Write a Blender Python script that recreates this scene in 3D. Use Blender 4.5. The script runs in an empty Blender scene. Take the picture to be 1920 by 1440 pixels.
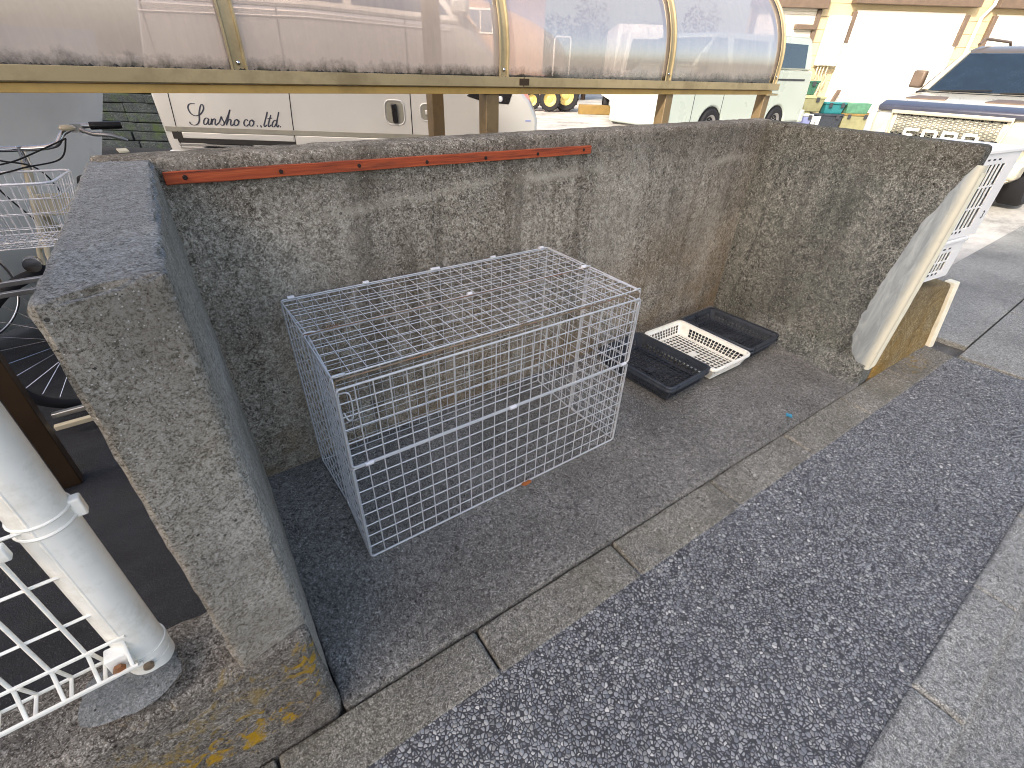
import bpy, math, random
from mathutils import Vector, Matrix, noise
random.seed(7)
sc = bpy.context.scene
C = sc.collection
R = math.radians
PI = math.pi

# ------------------------------------------------------------------ frames
CAM = Vector((-0.0558, -1.7153, 1.45))
FW = Vector((0.50373019, 0.65796026, -0.55977154))
RT = Vector((0.80497263, -0.59266203, 0.02776303))
UP = Vector((0.31348837, 0.46458585, 0.82818176))
FH = Vector((0.6079, 0.7940, 0))      # level direction across the yard
RH = Vector((0.7940, -0.6079, 0))     # level direction along the silver van
def yard(r, f, z=0.0):
    return Vector((CAM.x, CAM.y, 0)) + RH * r + FH * f + Vector((0, 0, z))

# ------------------------------------------------------------------ objects
def link(o): C.objects.link(o); return o
def thing(name, label, cat, loc=(0, 0, 0), rotz=0.0, group=None):
    o = bpy.data.objects.new(name, None); link(o)
    o.empty_display_size = 0.1
    o.location = loc; o.rotation_euler = (0, 0, rotz)
    o['label'] = label; o['category'] = cat
    if group: o['group'] = group
    return o
def tag(o, label, cat, group=None):
    o['label'] = label; o['category'] = cat
    if group: o['group'] = group
    return o
def struct(o): o['kind'] = 'structure'; return o
def dup(root, loc, rotz, label=None):
    r = root.copy(); link(r); r.location = loc; r.rotation_euler = (0, 0, rotz)
    if label: r['label'] = label
    for ch in list(root.children):
        c = ch.copy(); link(c); c.parent = r
        for g in ch.children:
            d = g.copy(); link(d); d.parent = c
    return r

class MB:
    def __init__(s): s.v = []; s.f = []; s.m = []; s.mi = 0
    def add(s, vs, fs):
        b = len(s.v); s.v += [tuple(v) for v in vs]
        s.f += [tuple(b + i for i in f) for f in fs]; s.m += [s.mi] * len(fs)
        return s
    def box(s, x0, x1, y0, y1, z0, z1, M=None):
        vs = [Vector((x, y, z)) for z in (z0, z1) for y in (y0, y1) for x in (x0, x1)]
        if M: vs = [M @ v for v in vs]
        return s.add(vs, [(0, 2, 3, 1), (4, 5, 7, 6), (0, 1, 5, 4), (2, 6, 7, 3), (0, 4, 6, 2), (1, 3, 7, 5)])
    def hexa(s, p):   # p: 4 bottom (ccw), 4 top (ccw)
        return s.add(p, [(3, 2, 1, 0), (4, 5, 6, 7), (0, 1, 5, 4), (1, 2, 6, 5), (2, 3, 7, 6), (3, 0, 4, 7)])
    def tube(s, pts, r, n=6, closed=False, cap=True):
        pts = [Vector(p) for p in pts]; N = len(pts); rr = r if isinstance(r, (list, tuple)) else [r] * N
        vs = []; prev = None
        for i, p in enumerate(pts):
            if closed: d = pts[(i + 1) % N] - pts[i - 1]
            else: d = pts[min(i + 1, N - 1)] - pts[max(i - 1, 0)]
            d.normalize()
            if prev is None:
                a = Vector((0, 0, 1)) if abs(d.z) < .9 else Vector((1, 0, 0))
                u = d.cross(a).normalized()
            else:
                u = (prev - d * prev.dot(d)).normalized()
            prev = u; w = d.cross(u)
            for k in range(n):
                t = 2 * PI * k / n
                vs.append(p + (u * math.cos(t) + w * math.sin(t)) * rr[i])
        fs = []
        for i in range(N if closed else N - 1):
            j = (i + 1) % N
            for k in range(n):
                l = (k + 1) % n
                fs.append((i * n + k, i * n + l, j * n + l, j * n + k))
        if cap and not closed:
            fs.append(tuple(range(n))[::-1]); fs.append(tuple((N - 1) * n + k for k in range(n)))
        return s.add(vs, fs)
    def lathe(s, prof, n=24, M=None):  # prof (r, h) about local Z
        vs = []
        for r, h in prof:
            for k in range(n):
                t = 2 * PI * k / n; vs.append(Vector((r * math.cos(t), r * math.sin(t), h)))
        if M: vs = [M @ v for v in vs]
        fs = []
        for i in range(len(prof) - 1):
            for k in range(n):
                l = (k + 1) % n; fs.append((i * n + k, i * n + l, (i + 1) * n + l, (i + 1) * n + k))
        return s.add(vs, fs)
    def prism(s, prof, y0, y1, M=None):   # prof: (x,z) polygon, extruded along y
        n = len(prof)
        vs = [Vector((x, y0, z)) for x, z in prof] + [Vector((x, y1, z)) for x, z in prof]
        if M: vs = [M @ v for v in vs]
        fs = [tuple(range(n)), tuple(range(2 * n - 1, n - 1, -1))]
        for i in range(n):
            j = (i + 1) % n; fs.append((j, i, n + i, n + j))
        return s.add(vs, fs)
    def ribbon(s, pts, w, M):   # flat stroke in local (x,z), M maps to world
        pts = [Vector((p[0], p[1])) for p in pts]; L = []; Rr = []
        for i, p in enumerate(pts):
            d = pts[min(i + 1, len(pts) - 1)] - pts[max(i - 1, 0)]
            d.normalize(); nrm = Vector((-d.y, d.x))
            # broad-nib width: thicker on down strokes
            ww = w * (.55 + .75 * abs(d.y))
            if i in (0, len(pts) - 1): ww *= .7
            L.append(p + nrm * ww / 2); Rr.append(p - nrm * ww / 2)
        vs = [M @ Vector((q.x, 0, q.y)) for q in L] + [M @ Vector((q.x, 0, q.y)) for q in Rr]
        n = len(pts)
        return s.add(vs, [(i, i + 1, n + i + 1, n + i) for i in range(n - 1)])
    def build(s, name, mat, parent=None, smooth=None, bevel=None, bseg=2):
        me = bpy.data.meshes.new(name); me.from_pydata(s.v, [], s.f); me.update()
        mats = mat if isinstance(mat, (list, tuple)) else [mat]
        for m in mats: me.materials.append(m)
        if len(mats) > 1: me.polygons.foreach_set('material_index', s.m)
        if smooth is not None:
            me.shade_smooth(); me.set_sharp_from_angle(angle=R(smooth))
        o = bpy.data.objects.new(name, me); link(o)
        if parent: o.parent = parent
        if bevel:
            b = o.modifiers.new('bevel', 'BEVEL'); b.width = bevel; b.segments = bseg; b.limit_method = 'ANGLE'; b.angle_limit = R(30)
            b.harden_normals = False
            if smooth is None: me.shade_smooth(); me.set_sharp_from_angle(angle=R(40))
        return o

def spline(pts, k=8):
    pts = [Vector(p) for p in pts]; out = []
    for i in range(len(pts) - 1):
        p0 = pts[max(i - 1, 0)]; p1 = pts[i]; p2 = pts[i + 1]; p3 = pts[min(i + 2, len(pts) - 1)]
        for j in range(k):
            t = j / k
            out.append(.5 * ((2 * p1) + (p2 - p0) * t + (2 * p0 - 5 * p1 + 4 * p2 - p3) * t * t + (3 * p1 - p0 - 3 * p2 + p3) * t ** 3))
    out.append(pts[-1]); return out

# rounded, weathered block: trilinear map of a box with worn arrises
def worn_block(mb, P8, dims, r=0.015, step=0.03, amp=0.002, chip=0.006, seed=0.0, ends=(1,) * 6):
    """P8: bottom 4 (x0y0,x1y0,x1y1,x0y1) then top 4."""
    P8 = [Vector(p) for p in P8]
    def axis(L):
        a = [0, .35 * r, r, 2.2 * r]
        n = max(1, int(round((L - 4.4 * r) / step)))
        a += [2.2 * r + (L - 4.4 * r) * i / n for i in range(1, n)]
        a += [L - 2.2 * r, L - r, L - .35 * r, L]
        return a
    X, Y, Z = axis(dims[0]), axis(dims[1]), axis(dims[2])
    idx = {}; vs = []; fs = []
    def mapp(u, v, w):
        b = P8[0] * (1 - u) * (1 - v) + P8[1] * u * (1 - v) + P8[2] * u * v + P8[3] * (1 - u) * v
        t = P8[4] * (1 - u) * (1 - v) + P8[5] * u * (1 - v) + P8[6] * u * v + P8[7] * (1 - u) * v
        return b * (1 - w) + t * w
    def vert(i, j, k):
        key = (i, j, k)
        if key in idx: return idx[key]
        p = Vector((X[i], Y[j], Z[k]))
        q = Vector([min(max(p[a], r), dims[a] - r) for a in range(3)])
        d = p - q; L = d.length
        edge = sum(1 for a in range(3) if abs(d[a]) > 1e-9)
        if L > 1e-9: p = q + d * (r / L); nd = d / L
        else: nd = Vector((0, 0, 0))
        w = mapp(p.x / dims[0], p.y / dims[1], p.z / dims[2])
        s = Vector((w.x * 9 + seed, w.y * 9, w.z * 9))
        off = amp * noise.fractal(s * 2.2, 1.0, 2.0, 4)
        if edge >= 2: off -= chip * max(0, noise.noise(s * 3.1) + .25) + chip * .5 * max(0, noise.noise(s * 8.0))
        w2 = mapp((p.x + nd.x * off) / dims[0], (p.y + nd.y * off) / dims[1], (p.z + nd.z * off) / dims[2])
        idx[key] = len(vs); vs.append(w2); return idx[key]
    nx, ny, nz = len(X) - 1, len(Y) - 1, len(Z) - 1
    for i in range(nx):
        for j in range(ny):
            fs.append((vert(i, j, 0), vert(i, j + 1, 0), vert(i + 1, j + 1, 0), vert(i + 1, j, 0)))
            fs.append((vert(i, j, nz), vert(i + 1, j, nz), vert(i + 1, j + 1, nz), vert(i, j + 1, nz)))
    for i in range(nx):
        for k in range(nz):
            fs.append((vert(i, 0, k), vert(i + 1, 0, k), vert(i + 1, 0, k + 1), vert(i, 0, k + 1)))
            fs.append((vert(i, ny, k), vert(i, ny, k + 1), vert(i + 1, ny, k + 1), vert(i + 1, ny, k)))
    for j in range(ny):
        for k in range(nz):
            fs.append((vert(0, j, k), vert(0, j, k + 1), vert(0, j + 1, k + 1), vert(0, j + 1, k)))
            fs.append((vert(nx, j, k), vert(nx, j + 1, k), vert(nx, j + 1, k + 1), vert(nx, j, k + 1)))
    mb.add(vs, fs)

# ------------------------------------------------------------------ materials
def lin(h):
    h = h.lstrip('#'); o = []
    for i in (0, 2, 4):
        c = int(h[i:i + 2], 16) / 255; o.append(c / 12.92 if c <= .04045 else ((c + .055) / 1.055) ** 2.4)
    return (*o, 1)
class NT:
    def __init__(s, name):
        s.mat = bpy.data.materials.new(name); s.mat.use_nodes = True; s.t = s.mat.node_tree; s.t.nodes.clear()
        s.out = s.n('ShaderNodeOutputMaterial'); s.tc = None
    def n(s, k, **kw):
        x = s.t.nodes.new(k)
        for a, b in kw.items(): setattr(x, a, b)
        return x
    def L(s, a, b): s.t.links.new(a, b)
    def co(s, scale=(1, 1, 1), rot=(0, 0, 0), loc=(0, 0, 0)):
        if not s.tc: s.tc = s.n('ShaderNodeTexCoord')
        m = s.n('ShaderNodeMapping'); s.L(s.tc.outputs['Object'], m.inputs[0])
        m.inputs['Scale'].default_value = scale; m.inputs['Rotation'].default_value = rot; m.inputs['Location'].default_value = loc
        return m.outputs[0]
    def noise(s, sc=5, det=4, rough=.55, vec=None, dist=0):
        x = s.n('ShaderNodeTexNoise'); x.inputs['Scale'].default_value = sc; x.inputs['Detail'].default_value = det
        x.inputs['Roughness'].default_value = rough; x.inputs['Distortion'].default_value = dist
        s.L(vec or s.co(), x.inputs['Vector']); return x.outputs['Fac']
    def vor(s, sc, feat='F1', vec=None, out='Distance', rnd=1.0):
        x = s.n('ShaderNodeTexVoronoi', feature=feat); x.inputs['Scale'].default_value = sc
        x.inputs['Randomness'].default_value = rnd
        s.L(vec or s.co(), x.inputs['Vector']); return x.outputs[out]
    def dk(s, c): return tuple(x * .72 for x in c[:3]) + (1,)
    def ramp(s, f, stops, interp='LINEAR'):
        x = s.n('ShaderNodeValToRGB'); x.color_ramp.interpolation = interp; e = x.color_ramp.elements
        while len(e) < len(stops): e.new(.5)
        for i, (p, c) in enumerate(stops):
            e[i].position = p; e[i].color = c if isinstance(c, (tuple, list)) else (c, c, c, 1)
        s.L(f, x.inputs[0]); return x.outputs[0]
    def mix(s, f, a, b, mode='MIX'):
        x = s.n('ShaderNodeMix', data_type='RGBA', blend_type=mode)
        for i_, val in ((0, f), (6, a), (7, b)):
            sock = x.inputs[i_]
            if hasattr(val, 'links'): s.L(val, sock)
            elif isinstance(val, (int, float)): sock.default_value = val if i_ == 0 else (val, val, val, 1)
            else: sock.default_value = val
        return x.outputs[2]
    def math(s, op, a, b=0.0, clamp=False):
        x = s.n('ShaderNodeMath', operation=op, use_clamp=clamp)
        for i, v in enumerate((a, b)):
            if hasattr(v, 'links'): s.L(v, x.inputs[i])
            else: x.inputs[i].default_value = v
        return x.outputs[0]
    def sep(s, vec=None):
        x = s.n('ShaderNodeSeparateXYZ'); s.L(vec or s.co(), x.inputs[0]); return x.outputs
    def mr(s, v, a, b, c=0, d=1):
        x = s.n('ShaderNodeMapRange'); x.inputs[1].default_value = a; x.inputs[2].default_value = b
        x.inputs[3].default_value = c; x.inputs[4].default_value = d; s.L(v, x.inputs[0]); return x.outputs[0]
    def bsdf(s, col, rough=.6, metal=0, spec=.5, bump=None, bs=.3, bd=.01, coat=0, **kw):
        b = s.n('ShaderNodeBsdfPrincipled')
        for sock, v in ((b.inputs['Base Color'], col), (b.inputs['Roughness'], rough), (b.inputs['Metallic'], metal), (b.inputs['Specular IOR Level'], spec), (b.inputs['Coat Weight'], coat)):
            if hasattr(v, 'links'): s.L(v, sock)
            else: sock.default_value = v
        if coat: b.inputs['Coat Roughness'].default_value = .04
        for k, v in kw.items(): b.inputs[k].default_value = v
        if bump is not None:
            m = s.n('ShaderNodeBump'); m.inputs['Strength'].default_value = bs; m.inputs['Distance'].default_value = bd
            s.L(bump, m.inputs['Height']); s.L(m.outputs[0], b.inputs['Normal'])
        s.L(b.outputs[0], s.out.inputs[0]); return b

def concrete(name, dark, mid, light, speck='#c9c2b4', scale=1.0, streak=.6, topdark=None, moss=None, brown=None,
             patch_scale=3.0, bump=.6, bd=.004, contrast=.5, lichen=None, efflo=None, rough=.92, pale=None, gain=1.35, sky_top=None):
    n = NT(name)
    gn = lambda c, g=gain: tuple(min(.9, x * g) for x in lin(c)[:3]) + (1,)
    dark, mid, light, speck = gn(dark), gn(mid), gn(light), gn(speck)
    warp = n.noise(60 * scale, 2, .5)
    fine = n.noise(190 * scale, 5, .8, dist=.6)
    grain = n.noise(46 * scale, 6, .78, dist=1.6)
    g = n.math('ADD', n.math('MULTIPLY', fine, .5), n.math('MULTIPLY', grain, .5))
    c = n.ramp(g, [(.5 - .060 / (contrast * 2), n.dk(dark)), (.5 - .008 / contrast, mid), (.5 + .055 / (contrast * 2), light), (.5 + .10 / (contrast * 2), speck)])
    big = n.noise(patch_scale, 5, .6)
    c = n.mix(n.ramp(big, [(.34, .0), (.66, 1.)]), n.mix(.5, c, dark, 'MIX'), c)
    if streak:
        st = n.noise(1.0, 4, .6, vec=n.co((6.5, 6.5, .55)))
        st2 = n.noise(1.0, 3, .6, vec=n.co((22, 22, 1.2), loc=(3, 1, 0)))
        m = n.math('MULTIPLY', n.ramp(st, [(.44, 0.), (.6, 1.)]), n.ramp(st2, [(.35, .4), (.62, 1.)]))
        c = n.mix(n.math('MULTIPLY', m, streak), c, n.mix(.5, light, speck), 'MIX') if False else n.mix(n.math('MULTIPLY', m, streak), c, n.mix(.25, c, n.mix(g, light, speck)))
        dk = n.ramp(n.noise(1.0, 3, .6, vec=n.co((9, 9, .5), loc=(7, 2, 1))), [(.5, 0.), (.64, 1.)])
        c = n.mix(n.math('MULTIPLY', dk, streak * .75), c, n.mix(.75, c, dark))
    if brown:
        bm = n.math('MULTIPLY', n.ramp(n.noise(3.3, 5, .65, vec=n.co(loc=(4, 9, 2))), [(.4, 0.), (.62, 1.)]), brown[1])
        if len(brown) > 2:   # concentrated low down
            bm = n.math('MULTIPLY', bm, n.mr(n.sep()[2], brown[2], brown[3], 1, .15))
        c = n.mix(bm, c, n.mix(n.ramp(g, [(.35, .25), (.65, 1.)]), dark, lin(brown[0])))
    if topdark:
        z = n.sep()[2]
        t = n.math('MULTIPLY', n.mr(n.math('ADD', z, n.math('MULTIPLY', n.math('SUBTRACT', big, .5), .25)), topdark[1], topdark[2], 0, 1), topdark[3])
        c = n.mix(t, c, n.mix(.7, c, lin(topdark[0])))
    if efflo:   # pale wavy mineral tide lines under the top edge
        z = n.sep()[2]
        wv = n.math('ADD', z, n.math('MULTIPLY', n.math('SUBTRACT', n.noise(1.3, 2, .5), .5), .22))
        band = n.math('SUBTRACT', 1.0, n.math('MULTIPLY', n.math('ABSOLUTE', n.math('SUBTRACT', wv, efflo)), 38.0), True)
        band = n.math('MULTIPLY', band, n.ramp(n.noise(2.6, 4, .6, vec=n.co(loc=(1, 5, 8))), [(.45, 0.), (.62, .65)]))
        c = n.mix(band, c, lin('#b9b3a5'))
    sp = n.math('LESS_THAN', n.vor(130 * scale, out='Distance'), .26)
    spr = n.n('ShaderNodeSeparateColor'); n.L(n.vor(130 * scale, out='Color'), spr.inputs[0])
    pick = n.math('MULTIPLY', sp, n.math('GREATER_THAN', spr.outputs[0], .83))
    c = n.mix(n.math('MULTIPLY', pick, .55), c, speck)
    pick2 = n.math('MULTIPLY', sp, n.math('LESS_THAN', spr.outputs[1], .12))
    c = n.mix(n.math('MULTIPLY', pick2, .7), c, lin('#2c2b2a'))
    pit = n.math('MULTIPLY', n.math('LESS_THAN', n.vor(17 * scale, vec=n.co(loc=(.3, .7, .2))), .085), n.ramp(n.noise(5, 2), [(.48, 0.), (.55, 1.)]))
    c = n.mix(n.math('MULTIPLY', pit, .8), c, lin('#1d1b19'))
    if moss:
        z = n.sep()[2]
        mm = n.ramp(n.noise(4.5, 6, .7, vec=n.co(loc=(2, 2, 5))), [(.5, 0.), (.66, 1.)])
        c = n.mix(n.math('MULTIPLY', mm, moss[1]), c, n.mix(g, dark, lin(moss[0])))
    if lichen:
        # lichen = list of (centre xyz, radius, colour)
        geo = n.sep()
        for (cx, cy, cz), (rx, ry, rz), colr, amt in lichen:
            d = None
            for ax, cc, rr in ((0, cx, rx), (1, cy, ry), (2, cz, rz)):
                q = n.math('POWER', n.math('ABSOLUTE', n.math('DIVIDE', n.math('SUBTRACT', geo[ax], cc), rr)), 2.0)
                d = q if d is None else n.math('ADD', d, q)
            fall = n.math('SUBTRACT', 1.0, d, True)
            blot = n.ramp(n.math('ADD', n.math('MULTIPLY', n.noise(26, 5, .7, dist=.8), .75), n.math('MULTIPLY', fall, .22)), [(.575, 0.), (.66, 1.)])
            c = n.mix(n.math('MULTIPLY', n.math('MULTIPLY', blot, n.math('MULTIPLY', fall, 3.0, True)), amt), c, n.mix(g, gn('#6b5a22', 1), gn(colr, 1)))
    if sky_top:  # bluish light from the sky, put into the colour of upward faces
        ge = n.n('ShaderNodeNewGeometry'); up = n.mr(n.sep(ge.outputs['True Normal'])[2], .45, .85, 0, sky_top[1])
        c = n.mix(up, c, n.mix(n.ramp(g, [(.42, 0.), (.6, 1.)]), gn(sky_top[0]), gn(sky_top[2])))
    h = n.math('ADD', n.math('MULTIPLY', fine, .5), n.math('ADD', n.math('MULTIPLY', grain, .8), n.math('MULTIPLY', pit, -2.0)))
    n.bsdf(c, rough, spec=.08, bump=h, bs=bump, bd=bd)
    return n.mat

M = {}
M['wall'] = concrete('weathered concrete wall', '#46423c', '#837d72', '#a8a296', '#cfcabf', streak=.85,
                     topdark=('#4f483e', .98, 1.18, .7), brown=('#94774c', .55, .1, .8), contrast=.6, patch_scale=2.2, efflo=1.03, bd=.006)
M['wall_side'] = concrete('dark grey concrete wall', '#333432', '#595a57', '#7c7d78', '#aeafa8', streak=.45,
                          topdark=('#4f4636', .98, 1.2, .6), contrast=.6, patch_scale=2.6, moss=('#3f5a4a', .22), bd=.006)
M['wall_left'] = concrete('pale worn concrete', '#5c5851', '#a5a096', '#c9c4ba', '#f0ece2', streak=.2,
                          topdark=('#6a6354', .7, 1.15, .6), brown=('#7f7048', .3, .9, 1.3), contrast=.5, patch_scale=4, bd=.009, bump=.85, scale=1.7, sky_top=('#464a4e', .6, '#949a9f'),
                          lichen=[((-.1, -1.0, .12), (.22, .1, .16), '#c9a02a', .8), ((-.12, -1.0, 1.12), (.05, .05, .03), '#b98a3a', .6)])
M['low_wall'] = concrete('damp low concrete wall', '#3a3835', '#716c65', '#949088', '#d0ccc3', streak=0, patch_scale=5,
                         brown=('#5a4a3a', .3), contrast=.6, bd=.008, scale=1.8,
                         lichen=[((-.27, -1.01, .14), (.36, .06, .13), '#dfae1c', 1.0), ((-.08, -1.01, .26), (.10, .07, .14), '#d9ab2a', 1.0), ((-.3, -1.0, .25), (.5, .07, .2), '#b89a48', .5)])
M['ledge'] = concrete('brown lichen concrete', '#4d4233', '#7d6d4e', '#9b8b68', '#cbbf9d', streak=.3, patch_scale=4,
                      brown=('#a47f30', .9, .05, .5), contrast=.6, topdark=('#4a4540', .3, .5, .6))
M['pad'] = concrete('concrete floor', '#2e2d2c', '#605e5a', '#8e8c87', '#d2d0ca', streak=0, patch_scale=1.9, contrast=.45, bd=.004, bump=.6, scale=1.6)
M['kerb'] = concrete('kerb concrete', '#3d3c39', '#67655f', '#8f8c84', '#cdcac0', streak=0, patch_scale=3.1, contrast=.6, brown=('#6e6647', .25), bd=.003, scale=2.0,
                     lichen=[((3.5, -1.2, 0), (.35, .15, .1), '#a8872e', .6)])
M['slab'] = concrete('pavement concrete', '#4c4d4d', '#777875', '#9c9c97', '#d6d5cf', streak=0, patch_scale=1.4, contrast=.6, bd=.002, scale=2.0)
M['plaster_'] = concrete('pale render patch', '#969b9d', '#a8adae', '#b4b8b8', '#c6c9c8', streak=.15, patch_scale=7, contrast=.5, bump=.25)
M['plaster'] = None
M['mortar'] = concrete('pale mortar', '#55585a', '#70736f', '#85878a', '#a9aaa8', streak=0, patch_scale=7, contrast=.5, scale=2)

def pebble_road():
    n = NT('exposed aggregate paving')
    v = n.co()
    w = n.n('ShaderNodeVectorMath', operation='ADD'); nz = n.n('ShaderNodeTexNoise'); nz.inputs['Scale'].default_value = 45
    n.L(v, nz.inputs['Vector']); sub = n.n('ShaderNodeVectorMath', operation='SCALE'); sub.inputs['Scale'].default_value = .006
    n.L(nz.outputs['Color'], sub.inputs[0]); n.L(v, w.inputs[0]); n.L(sub.outputs[0], w.inputs[1])
    sc_ = 96
    edge = n.vor(sc_, 'DISTANCE_TO_EDGE', vec=w.outputs[0])
    col = n.vor(sc_, 'F1', vec=w.outputs[0], out='Color')
    s = n.n('ShaderNodeSeparateColor'); n.L(col, s.inputs[0])
    stone = n.ramp(s.outputs[0], [(0, lin('#787b80')), (.35, lin('#95989b')), (.7, lin('#aaacad')), (.95, lin('#bdbebb')), (1, lin('#e8e6e0'))])
    stone = n.mix(n.math('MULTIPLY', n.math('GREATER_THAN', s.outputs[1], .8), .3), stone, lin('#6e6a55'))
    stone = n.mix(n.math('MULTIPLY', n.noise(600, 3), .3), stone, lin('#3a3c40'))
    thr = n.math('ADD', .055, n.math('MULTIPLY', s.outputs[2], .12))
    m = n.math('SUBTRACT', edge, thr)
    mask = n.mr(m, -.03, .03, 0, 1)
    big = n.noise(1.3, 4, .6)
    mort = n.mix(n.ramp(big, [(.35, 0.), (.65, 1.)]), lin('#3b3c40'), lin('#505155'))
    c = n.mix(mask, mort, stone)
    c = n.mix(n.ramp(n.noise(2.1, 5, .65, vec=n.co(loc=(3, 4, 1))), [(.35, .14), (.6, 0.)]), c, lin('#2a2b30'))
    hh = n.math('MINIMUM', edge, .35)
    n.bsdf(c, n.mix(mask, .9, .55), spec=.4, bump=hh, bs=.9, bd=.006)
    return n.mat
M['road'] = pebble_road()

def asphalt(name, a, b, mossc=None, rough=.85):
    n = NT(name)
    g = n.noise(160, 4, .7); big = n.noise(.9, 5, .6)
    c = n.mix(n.ramp(g, [(.35, 0.), (.65, 1.)]), lin(a), lin(b))
    c = n.mix(n.ramp(big, [(.35, .6), (.6, 0.)]), c, lin('#15161a'))
    c = n.mix(n.math('MULTIPLY', n.ramp(n.noise(5, 6, .7, vec=n.co((1, 2.2, 1))), [(.42, 0.), (.62, 1.)]), .5), c, lin(b))
    if mossc:
        c = n.mix(n.math('MULTIPLY', n.ramp(n.noise(3.2, 5, .7), [(.55, 0.), (.68, 1.)]), .5), c, lin(mossc))
    sp = n.math("LESS_THAN", n.vor(150), .16); c = n.mix(n.math("MULTIPLY", sp, .35), c, lin("#a5a7a8"))
    n.bsdf(c, rough, spec=.4, bump=g, bs=.8, bd=.006); return n.mat
M['asphalt'] = asphalt('damp dark asphalt', '#101116', '#33363c', '#262c16')
M['yard'] = asphalt('sunlit yard concrete', '#b0ada6', '#cfccc4')
M['yard_far'] = asphalt('yard asphalt', '#5d5c5a', '#807e79')

def simple(name, col, rough=.5, metal=0, spec=.5, coat=0, var=.12, vs=6, bump=0, dirt=None, **kw):
    n = NT(name); c = lin(col) if isinstance(col, str) else col
    v = n.noise(vs, 4, .6)
    d = tuple(x * (1 - var * 2) for x in c[:3]) + (1,)
    cc = n.mix(n.ramp(v, [(.3, 0.), (.7, 1.)]), d, c)
    if dirt:
        cc = n.mix(n.math('MULTIPLY', n.ramp(n.noise(dirt[1], 5, .7), [(.5, 0.), (.68, 1.)]), dirt[2]), cc, lin(dirt[0]))
    n.bsdf(cc, n.mr(v, .3, .7, max(.02, rough - .06), rough + .08), metal, spec, coat=coat, bump=(n.noise(vs * 25, 3) if bump else None), bs=bump or .1, bd=.002, **kw)
    return n.mat
M['zinc'] = simple('galvanised wire', '#dcdfe3', .42, .35, vs=30, var=.12, dirt=('#8b7f70', 30, .35))
M['zinc_bright'] = simple('bright galvanised clip', '#f4f4f8', .35, .2)
M['zinc_rust'] = simple('rusty spring wire', '#9c8a74', .6, .5, vs=60, var=.2, dirt=('#9a5a26', 9, .8))
M['white_coat'] = simple('white coated steel', '#fbfbf4', .35, 0, coat=.2, var=.05, vs=12, dirt=('#b9b59f', 16, .35))
M['grey_pipe'] = simple('grey plastic pipe', '#9a9aa2', .45)
def render_mat():
    n = NT('pale render')
    tr = n.noise(1, 5, .7, vec=n.co((30, 30, 5), loc=(2, 0, 1)), dist=.8); bl = n.noise(14, 5, .7)
    c = n.mix(n.ramp(tr, [(.35, 0.), (.65, 1.)]), lin('#8b9396'), lin('#a9b0b1'))
    y = n.sep()[1]
    c = n.mix(n.mr(y, -1.07, -1.105, 0, .8), c, lin('#d9d6c2'))
    c = n.mix(n.math('MULTIPLY', n.ramp(bl, [(.56, 0.), (.7, 1.)]), .3), c, lin('#8f918b'))
    n.bsdf(c, .85, spec=.15, bump=n.math('ADD', tr, bl), bs=.5, bd=.004); return n.mat
M['plaster'] = render_mat()
M['cream_paint'] = simple('cream painted edge', '#f6f2dc', .7, var=.05, vs=14, bump=.2, dirt=('#cfc7a5', 25, .3))
M['bronze_gold'] = simple('golden bronze aluminium', '#cda557', .38, .15, var=.1, vs=3, dirt=('#8a6a35', 5, .4))
M['bronze_post'] = simple('brown bronze post', '#8d7755', .4, .15, var=.1, vs=3, dirt=('#54452e', 7, .5))
M['bronze'] = simple('bronze anodised aluminium', '#b5a37c', .4, .15, var=.1, vs=3, dirt=('#7a6a4a', 5, .5))
M['bronze_dark'] = simple('dark bronze aluminium', '#4a3a2b', .4, .4, var=.1, vs=3)
M['tray_black'] = simple('black plastic', '#3a404a', .3, 0, .5, var=.15, vs=12, dirt=('#4c4d4c', 18, .4))
M['tray_white'] = simple('off white plastic', '#f8f8f0', .4, 0, .5, var=.03, vs=10, dirt=('#c4c0ac', 16, .3))
M['crate_white'] = simple('white plastic', '#fdfdfb', .4, var=.03)
M['slot_dark'] = simple('dark slot interior', '#3c3e44', .8)
M['batten'] = None
def wood():
    n = NT('red brown stained timber')
    g = n.noise(1, 5, .7, vec=n.co((3, 60, 90)), dist=.5)
    c = n.ramp(g, [(.3, lin('#57291a')), (.45, lin('#9c4423')), (.58, lin('#b3532b')), (.8, lin('#c07a4e'))])
    c = n.mix(n.math('MULTIPLY', n.ramp(n.noise(4, 4, .6, vec=n.co((1, 4, 9))), [(.52, 0.), (.66, 1.)]), .55), c, lin('#4a2a1e'))
    n.bsdf(c, .75, bump=g, bs=.5, bd=.003); return n.mat
M['batten'] = wood()
M['screw'] = simple('rusty screw', '#2f2420', .7, .3)
M['silver'] = simple('silver car paint', '#cbccca', .33, .35, coat=.6, var=.03, vs=1.5)
M['silver_dark'] = simple('grey body moulding', '#85857c', .5)
M['chrome'] = simple('polished metal', '#d5d6da', .14, 1.0, var=.03)
M['steel'] = simple('brushed alloy', '#b4b4b6', .3, .9, var=.05)
M['black'] = simple('black rubber', '#141416', .7)
M['black_gloss'] = simple('black plastic gloss', '#17161a', .3)
M['tyre'] = simple('tyre rubber', '#1a1a1f', .75, bump=.3)
M['glass'] = simple('tinted car glass', '#32404a', .06, 0, 1.0, var=.05)
M['glass_blue'] = simple('blue grey car glass', '#5b6f8c', .05, 0, 1.0, var=.05)
M['lamp'] = simple('headlamp glass', '#dfe3e8', .1, .3)
M['white_van'] = simple('white van paint', '#b9c4ba', .3, 0, coat=.6, var=.03, vs=1)
M['white'] = simple('white paint', '#eeeee8', .5, var=.03)
M['beige_truck'] = simple('pickup paint', '#ddd6bf', .3, .3, coat=.7, var=.05)
M['cab_brown'] = simple('brown cab paint', '#6a5d4c', .35, .2, coat=.5)
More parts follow.
